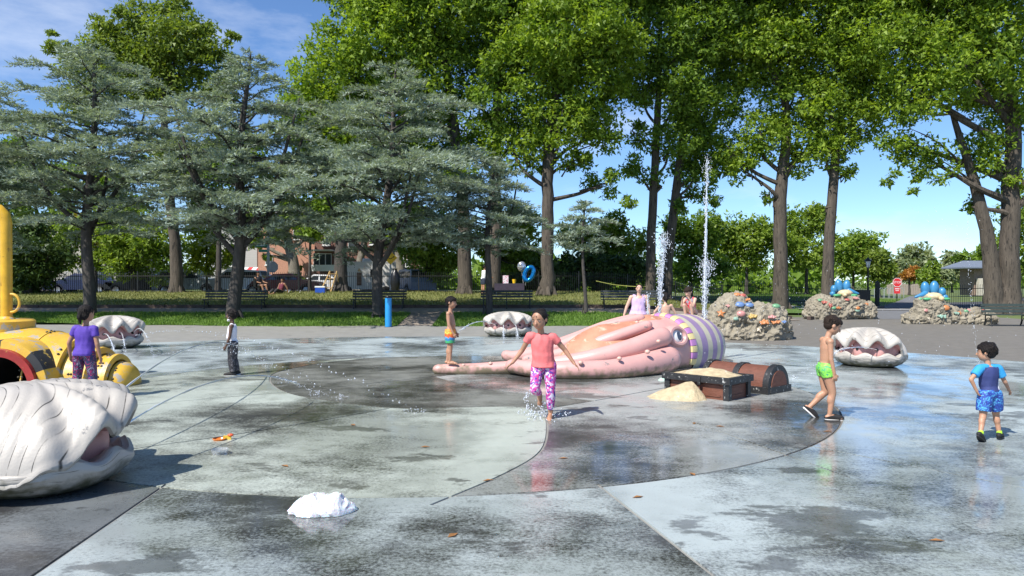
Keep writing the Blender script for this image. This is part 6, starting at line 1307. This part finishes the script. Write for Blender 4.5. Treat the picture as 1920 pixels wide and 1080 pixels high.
# vehicles
GLASS = mat('car_glass', (.025, .03, .035), .06, .1, spec=.8); TYRE = mat('tyre', (.018, .018, .018), .8, .2); RIMM = mat('alloy_rim', (.45, .46, .48), .3, .1, metal=.7); TAIL = mat('tail_lamp', (.45, .02, .02), .25, .1); HEADL = mat('head_lamp', (.75, .76, .78), .15, .05)
SHAPES = dict(sedan=[(-2.4, .35), (-2.42, .72), (-2.25, .93), (-1.55, 1.0), (-.85, 1.42), (.35, 1.46), (1.15, 1.02), (2.1, .88), (2.36, .66), (2.38, .35)],
              suv=[(-2.2, .38), (-2.24, .85), (-2.12, 1.12), (-1.82, 1.66), (-.6, 1.74), (.45, 1.70), (1.08, 1.16), (1.95, 1.03), (2.2, .78), (2.22, .38)])
def car(label, px, Y, kind, colour, rz=0.0, rough=.22, wdt=1.78):
    x = xat(px, Y); z = zg(x, Y) + .01; t = thing('parked_car', label, 'car', (x, Y, z), rz, 'cars parked along the street'); m = mat('car_paint_%d' % px, colour, rough + .1, .03, 3, coat=.15); pr = SHAPES[kind]; n = len(pr); V = []
    for y, s in ((-1, 1), (-.985, 1.0), (.985, 1.0), (1, 1)):
        for (a, h) in pr: tuck = 1 - max(0, h - 1.0) * .30; V.append((a, y * wdt / 2 * tuck, h if abs(y) < .99 else h * .995))
    mb = MB().add(V, [tuple(range(n))] + [tuple(range(4 * n - 1, 3 * n - 1, -1))] + [(k * n + i, k * n + (i + 1) % n, (k + 1) * n + (i + 1) % n, (k + 1) * n + i) for k in range(3) for i in range(n)]); mb.build('body', m, t, smooth=False)
    tops = [(a, h) for a, h in pr if h > 1.3]; lo = 1.03 if kind == 'sedan' else 1.15; x0 = pr[3][0] if kind == 'sedan' else pr[2][0]; x1 = pr[6][0]
    ta, tb = tops[0], tops[-1]
    for sy in (-1, 1):
        def P(a, h, o=.008): return (a, sy * (wdt / 2 * (1 - max(0, h - 1.0) * .30) + o), h)
        for (a0, a1, b0, b1) in ((x0 + .25, -.12, ta[0] + .12, -.12), (-.02, x1 - .22, -.02, tb[0] - .02)):
            q = [P(a0, lo), P(a1, lo), P(b1, tops[0][1] - .09), P(b0, tops[0][1] - .09)]; MB().add(q + [(v[0], v[1] - sy * .03, v[2]) for v in q], [(0, 1, 2, 3), (7, 6, 5, 4), (0, 1, 5, 4), (1, 2, 6, 5), (2, 3, 7, 6), (3, 0, 4, 7)]).build('side_window', GLASS, t, smooth=False)
        for wx in (-1.42, 1.40):
            w_ = MB().lathe([(.001, -.1), (.33, -.1), (.35, -.06), (.35, .08), (.33, .1), (.2, .1)], 22, 'Y', (wx, sy * (wdt / 2 - .10), .34)).build('wheel', TYRE, t); MB().lathe([(.001, 0), (.2, 0), (.225, .02)], 16, 'Y', (wx, sy * (wdt / 2 + .004), .34)).build('rim', RIMM, w_)
            MB().lathe([(.345, 0), (.42, 0)], 20, 'Y', (wx, sy * (wdt / 2 + .006), .36), a0=-.1, a1=PI + .1).build('wheel_arch', BLACK, t, smooth=False)
        MB().box((pr[0][0] + .03, sy * wdt * .40, .80), (.1, .3, .16)).build('tail_light', TAIL, t, smooth=False); MB().box((pr[-1][0] - .06, sy * wdt * .38, .68), (.14, .34, .13)).build('headlight', HEADL, t, smooth=False)
        MB().box((.9, sy * (wdt / 2 + .07), 1.02), (.14, .14, .1)).build('mirror', m, t, smooth=False)
    for (a, b, nm) in ((pr[3] if kind == 'sedan' else pr[2], ta, 'rear_window'), (pr[6], tb, 'windscreen')):
        d = Vector((b[0] - a[0], 0, b[1] - a[1])); nn = Vector((-d.z, 0, d.x)).normalized(); nn = nn if nn.z > 0 else -nn; p0 = Vector((a[0], 0, a[1])) + d * .08 + nn * .012; p1 = Vector((a[0], 0, a[1])) + d * .9 + nn * .012
        MB().add([(p0.x, -wdt * .43, p0.z), (p0.x, wdt * .43, p0.z), (p1.x, wdt * .37, p1.z), (p1.x, -wdt * .37, p1.z)], [(0, 1, 2, 3)]).build(nm, GLASS, t, smooth=False)
    for xx in (pr[0][0] - .02, pr[-1][0] + .02): MB().box((xx, 0, .46), (.1, wdt * .94, .2)).build('bumper', m, t, smooth=False)
    return t
car('navy blue sedan parked behind the leftmost cedar trunk', 160, 51.5, 'sedan', (.012, .018, .06), PI)
car('black sedan whose nose shows under the drooping tree', 268, 51.5, 'sedan', (.012, .012, .014), PI)
car('pale silver estate car beside the thick locust trunk', 358, 51.2, 'suv', (.42, .46, .46))
car('white estate car behind the broad cedar trunk', 443, 51.4, 'suv', (.62, .65, .70), PI)
car('dark red sedan behind the person in maroon', 542, 51.4, 'sedan', (.16, .015, .02))
car('blue sedan between the street sign and the red car', 512, 58.5, 'sedan', (.05, .11, .28), PI)
car('white sedan left of the ice cream van', 602, 57.5, 'sedan', (.68, .69, .70), PI)
car('steel blue minivan seen from behind, right of the ice cream van', 772, 50.5, 'suv', (.13, .19, .28), R(118))
car('white car far behind the boulder fence', 1384, 90, 'suv', (.7, .7, .7)); car('black car far behind the boulder fence', 1402, 88, 'sedan', (.015, .015, .015))
vn = thing('ice_cream_van', 'white ice cream van with roof unit and red base stripe', 'van', (xat(686, 51.8), 51.8, .87), R(14)); vn.scale = (.92, 1, .8); VW = mat('van_white', (.74, .73, .70), .35, .06, 3)
MB().box((0, 0, 1.62), (4.3, 2.1, 2.3)).build('body', VW, vn, smooth=False); MB().box((0, 0, 2.80), (4.36, 2.16, .07)).build('roof', VW, vn, smooth=False); ac = MB().box((.25, 0, 2.98), (.95, .8, .28)).build('roof_unit', WHT, vn, smooth=False)
for k in range(4): MB().box((.25, -.41, 2.90 + k * .05), (.8, .012, .018)).build('louvre', GALV, ac, smooth=False)
MB().box((-.85, .2, 2.88), (.35, .3, .08)).build('beacon', REDM, vn, smooth=False); MB().box((-2.16, 0, .78), (.03, 2.08, .60)).build('red_base', REDM, vn, smooth=False)
sw_ = MB().box((.55, -1.06, 1.85), (.55, .03, .65)).build('serving_hatch', BLACK, vn, smooth=False); MB().box((.55, -1.09, 1.49), (.62, .12, .04)).build('counter', WHT, sw_, smooth=False)
MB().box((-.55, -1.062, 1.35), (.34, .02, 1.1)).build('picture_panel', mat('picture_brown', (.20, .11, .07), .5, .5, 4), vn, smooth=False); MB().lathe([(.001, 0), (.13, 0), (.001, .3)], 12, c=(-.55, -1.08, 2.0)).build('picture_cone', mat('picture_cream', (.5, .36, .2), .5, .3), vn)
for i in range(12): MB().box((-1.6 + (i % 6) * .62 + .1 * (i % 3), -1.058, 2.28 + .16 * (i // 6) + .05 * (i % 2)), (.03, .012, .08), Matrix.Rotation(i * .9, 3, 'Y')).build('sprinkle_decal', [REDM, BLACK, SUBY, BLACK][i % 4], vn, smooth=False)
for i, (c_, z_) in enumerate(((.25, 1.9), (0, 1.9), (-.3, 1.5), (.3, 1.45), (0, 1.35))): MB().box((-2.16, c_ * 2, z_), (.02, .3, .28)).build('menu_decal', [YELM, CC['blue'], CC['pink'], CC['blue'], CC['orange']][i], vn, smooth=False)
for wx in (-1.4, 1.4):
    for sy in (-1, 1): w_ = MB().lathe([(.001, -.1), (.36, -.1), (.38, 0), (.36, .1), (.001, .1)], 20, 'Y', (wx, sy * .98, .38)).build('wheel', TYRE, vn)
sl_ = thing('step_ladder', 'pale wooden step ladder leaning beside the dark tree trunk', 'ladder', (xat(619, 44.2), 44.2, zg(-10.8, 44.2) + .1), R(10)); WOOD = mat('ladder_wood', (.50, .33, .13), .6, .2, 6)
for x in (-.2, .2): MB().tube([(x * 1.5 - .25, -.3, 0), (x + .18, .15, 1.25)], .035, 6).build('rail', WOOD, sl_); MB().tube([(x + .18, .15, 1.25), (x * 1.4 + .25, .6, 0)], .03, 6).build('back_leg', WOOD, sl_)
for k in range(4): f = (k + 1) / 4.6; MB().box((-.25 + .43 * f, -.3 + .45 * f, 1.25 * f), (.5, .12, .03)).build('step', WOOD, sl_, smooth=False)
cl = thing('cool_box', 'blue cool box with white lid on the bank', 'cool box', (xat(601, 43.4), 43.4, zg(-11.2, 43.4) + .1), 0); MB().box((0, 0, .16), (.55, .35, .32)).build('tub', mat('cooler_blue', (.02, .08, .42), .35, .1), cl, smooth=False); MB().box((0, 0, .36), (.58, .38, .08)).build('lid', WHT, cl, smooth=False)
# party table and balloons
pt = thing('party_table', 'folding table under a dark cloth by the flared oak', 'table', (xat(955, 40.5), 40.5, zg(0, 40.5) + .1), 0); MB().box((0, 0, .72), (1.6, .75, .04)).build('table_top', mat('dark_cloth', (.03, .03, .045), .8, .2), pt, smooth=False); MB().box((0, -.37, .5), (1.6, .015, .42)).build('cloth_front', mat('cloth_drop', (.04, .03, .05), .8, .2), pt, smooth=False)
for x in (-.7, .7):
    for y in (-.3, .3): MB().tube([(x, y, .7), (x, y, 0)], .02, 6).build('leg', GALV, pt)
gb = tag(MB().box((0, 0, .22), (.3, .16, .44)).build('gift_bag', pat('gift_print', [(.75, .7, .72), (.6, .2, .3), (.7, .65, .7)], 30), None, smooth=False, loc=(xat(948, 40.2), 40.25, zg(0, 40.2) + .845)), 'patterned gift bag standing on the party table', 'gift bag')
gb2 = tag(MB().lathe([(.001, 0), (.08, 0), (.11, .22), (.10, .22), (.07, .01)], 14).build('yellow_pail', YELM, None, loc=(xat(964, 40.5), 40.5, zg(0, 40.5) + .845)), 'small yellow pail on the party table', 'pail')
fb = thing('silver_balloon', 'round silver foil balloon floating above the party table', 'balloon', (xat(978, 40.6), 40.6, zg(0, 40.6) + .8), 0); FOIL = mat('silver_foil', (.62, .62, .64), .15, .1, 6, .4, 8, metal=.8); MB().ell((0, 0, .95), (.24, .16, .28), None, 18, 12).build('foil', FOIL, fb); MB().tube([(0, 0, .68), (.1, 0, 0)], .006, 4).build('string', WHT, fb)
zb = thing('numeral_balloon', 'blue foil balloon shaped as the digit zero, tilted', 'balloon', (xat(990, 40.3), 40.3, zg(0, 40.3) + .75), 0); BFO = mat('blue_foil', (.01, .20, .55), .15, .15, 8, .4, 10, metal=.6)
rt = Matrix.Rotation(R(24), 3, 'Y'); MB().tube([tuple(rt @ Vector((.22 * math.cos(a), 0, .38 * math.sin(a))) + Vector((.05, 0, .62))) for a in np.linspace(0, 2 * PI, 29)], [.115] * 29, 12, caps=False).build('foil', BFO, zb); MB().tube([(-.1, 0, .45), (-.15, 0, -.02)], .006, 4).build('string', WHT, zb)
tp_ = tag(MB().tube(spline([(xat(1118, 43), 43, zat(527, 43)), (xat(1160, 44), 44, zat(535, 44)), (xat(1216, 45), 45, zat(537, 45)), (xat(1250, 46), 46, zat(526, 46)), (xat(1290, 47), 47, zat(536, 47)), (xat(1330, 48), 48, zat(549, 48))], 6), .02, 5).build('barrier_tape', mat('tape_yellow', (.55, .55, .15), .5, .1), None), 'yellow barrier tape strung between tree trunks', 'barrier tape')
# houses
BRP = mat('pink_brick', (.46, .24, .165), .85, .22, 9, .3, 30); BRD = mat('dark_brick', (.17, .085, .065), .85, .25, 9, .3, 30); SIDG = mat('grey_siding', (.42, .42, .40), .7, .08, 3, .2, 6, stretch=(.05, .05, 8)); TRIM = mat('white_trim', (.68, .68, .66), .6, .06); WGL = mat('window_glass', (.05, .06, .07), .08, .2); ROOFM = mat('grey_roof', (.13, .13, .135), .8, .2)
def house(name, label, px0, px1, Y, h, wall, wins, roof=None, depth=8):
    x0, x1 = xat(px0, Y), xat(px1, Y); xc = (x0 + x1) / 2; z0 = zg(xc, Y); w_ = x1 - x0; t = thing(name, label, 'house', (xc, Y, z0), 0); MB().box((0, depth / 2, h / 2), (w_, depth, h)).build('wall', wall, t, smooth=False)
    MB().box((0, depth / 2, h + .15), (w_ + .5, depth + .5, .3)).build('roof', roof or ROOFM, t, smooth=False)
    for (px, py, wp, hp) in wins:
        x = xat(px, Y) - xc; z = zat(py, Y) - z0; ww, wh = wp / F * Y, hp / F * Y; f = MB().box((x, -.03, z), (ww, .1, wh)).build('window', TRIM, t, smooth=False); n = max(1, int(ww / .55))
        for k in range(n): MB().box((x - ww / 2 + ww * (k + .5) / n, -.085, z), (ww / n - .09, .02, wh - .16)).build('pane', WGL, f, smooth=False)
        MB().box((x, -.08, z - wh / 2 - .04), (ww + .12, .2, .08)).build('sill', TRIM, f, smooth=False)
    return t
house('brick_house', 'sunlit pink brick house wall behind the leaning plane tree', 484, 590, 72, 7.4, BRP, [(505, 487, 14, 20), (556, 440, 12, 18)])
h2 = house('brick_house', 'dark brick row house with white bay window behind the ice cream van', 590, 800, 71, 7.6, BRD, [(605, 487, 34, 24), (612, 452, 14, 16), (660, 455, 14, 20), (676, 492, 9, 8), (764, 493, 8, 14), (799, 500, 14, 18), (700, 450, 14, 18)])
MB().box((xat(606, 71) - xat(695, 71), -.7, zat(470, 71) - zg(-13, 71)), (2.2, 1.4, .12)).build('porch_roof', TRIM, h2, smooth=False); MB().box((xat(612, 71) - xat(695, 71), -1.2, zat(503, 71) - zg(-13, 71)), (2.3, .1, .6)).build('balcony_front', TRIM, h2, smooth=False)
for px in (680, 757, 787): MB().box((xat(px, 71) - xat(695, 71), -.06, 3.6), (.14, .1, 7.0)).build('downpipe', TRIM, h2, smooth=False)
house('siding_house', 'grey sided house with a red and white awning behind the cedars', 395, 482, 76, 8, SIDG, [(455, 455, 12, 18), (430, 490, 14, 18)])
aw = thing('awning', 'red and white striped awning in front of the grey sided house', 'awning', (xat(466, 73), 73, zat(515, 73)), 0)
for k in range(7): MB().add([(-1.6 + k * .45, -1.0, 0), (-1.6 + (k + 1) * .45 - .01, -1.0, 0), (-1.6 + (k + 1) * .45 - .01, .9, .75), (-1.6 + k * .45, .9, .75)], [(0, 1, 2, 3)]).build('awning_stripe', REDM if k % 2 else WHT, aw, smooth=False)
for x in (-1.6, 1.5): MB().tube([(x, -1.0, 0), (x, -1.0, zg(-25, 73) - zat(515, 73))], .03, 6).build('awning_pole', GALV, aw)
h3 = house('porch_house', 'pale house with front steps and railing behind the navy car', 90, 220, 72, 6.6, mat('cream_render', (.40, .38, .34), .8, .1), [(130, 450, 18, 26), (190, 455, 18, 26)])
for k in range(6): MB().box((xat(118, 72) - xat(155, 72), -.4 - k * .32, 1.25 - k * .22), (1.8, .32, .22)).build('step', APRON, h3, smooth=False)
for sx in (-1, 1): MB().tube([(xat(118, 72) - xat(155, 72) + sx * .95, -.3, 2.1), (xat(118, 72) - xat(155, 72) + sx * .95, -2.1, .9)], .04, 6).build('stair_rail', TRIM, h3)
pv = thing('pavilion', 'low pavilion with blue-grey overhanging roof beyond the drive', 'pavilion', (xat(1846, 88), 88, zg(xat(1846, 88), 88)), 0); MB().prism([(-3.4, -1.8), (3.6, -1.8), (3.6, 3), (-3.4, 3)], 3.15, 3.3).build('roof_slab', mat('roof_blue_grey', (.16, .19, .24), .5, .1), pv, smooth=False)
MB().add([(-3.4, -1.8, 3.302), (3.6, -1.8, 3.302), (3.6, 3, 3.302), (-3.4, 3, 3.302), (-2.2, .6, 4.1), (2.4, .6, 4.1)], [(0, 1, 5, 4), (1, 2, 5), (2, 3, 4, 5), (3, 0, 4)]).build('roof', mat('roof_slate', (.15, .18, .23), .6, .15), pv, smooth=False)
MB().box((.6, .8, 1.55), (4.4, 2.8, 3.1)).build('wall', mat('pavilion_brick', (.26, .19, .15), .8, .25, 6), pv, smooth=False); MB().box((-1.0, -1.0, 1.0), (.9, .5, 2.0)).build('pier', mat('pier_stone', (.50, .46, .38), .8, .15), pv, smooth=False); MB().box((.2, -.62, 1.7), (.9, .06, 1.3)).build('window', WGL, pv, smooth=False)
wf = thing('paling_fence', 'short weathered wooden paling fence at the far end of the drive', 'fence', (xat(1714, 105), 105, zg(xat(1714, 105), 105)), 0)
pl0 = None
for k in range(22):
    o = MB().box((0, 0, .75), (.3, .05, 1.5)).build('paling', mat('grey_paling', (.33, .28, .23), .85, .2), wf, smooth=False) if pl0 is None else pl0.copy()
    if pl0 is not None: COL.objects.link(o); o.parent = wf
    else: pl0 = o
    o.location = (-3.7 + k * .34, random.uniform(-.02, .02), random.uniform(-.08, .06))
rk = thing('bicycle_rack', 'row of grey hoop bicycle racks beside the drive', 'bicycle rack', (xat(1664, 80), 80, zg(xat(1664, 80), 80)), 0)
for k in range(6): MB().tube([(-1.4 + k * .55, 0, 0), (-1.4 + k * .55, 0, .95), (-1.3 + k * .55, 0, 1.1), (-1.1 + k * .55, 0, 1.1), (-1.0 + k * .55, 0, .95), (-1.0 + k * .55, 0, 0)], .03, 6).build('hoop', GALV, rk)
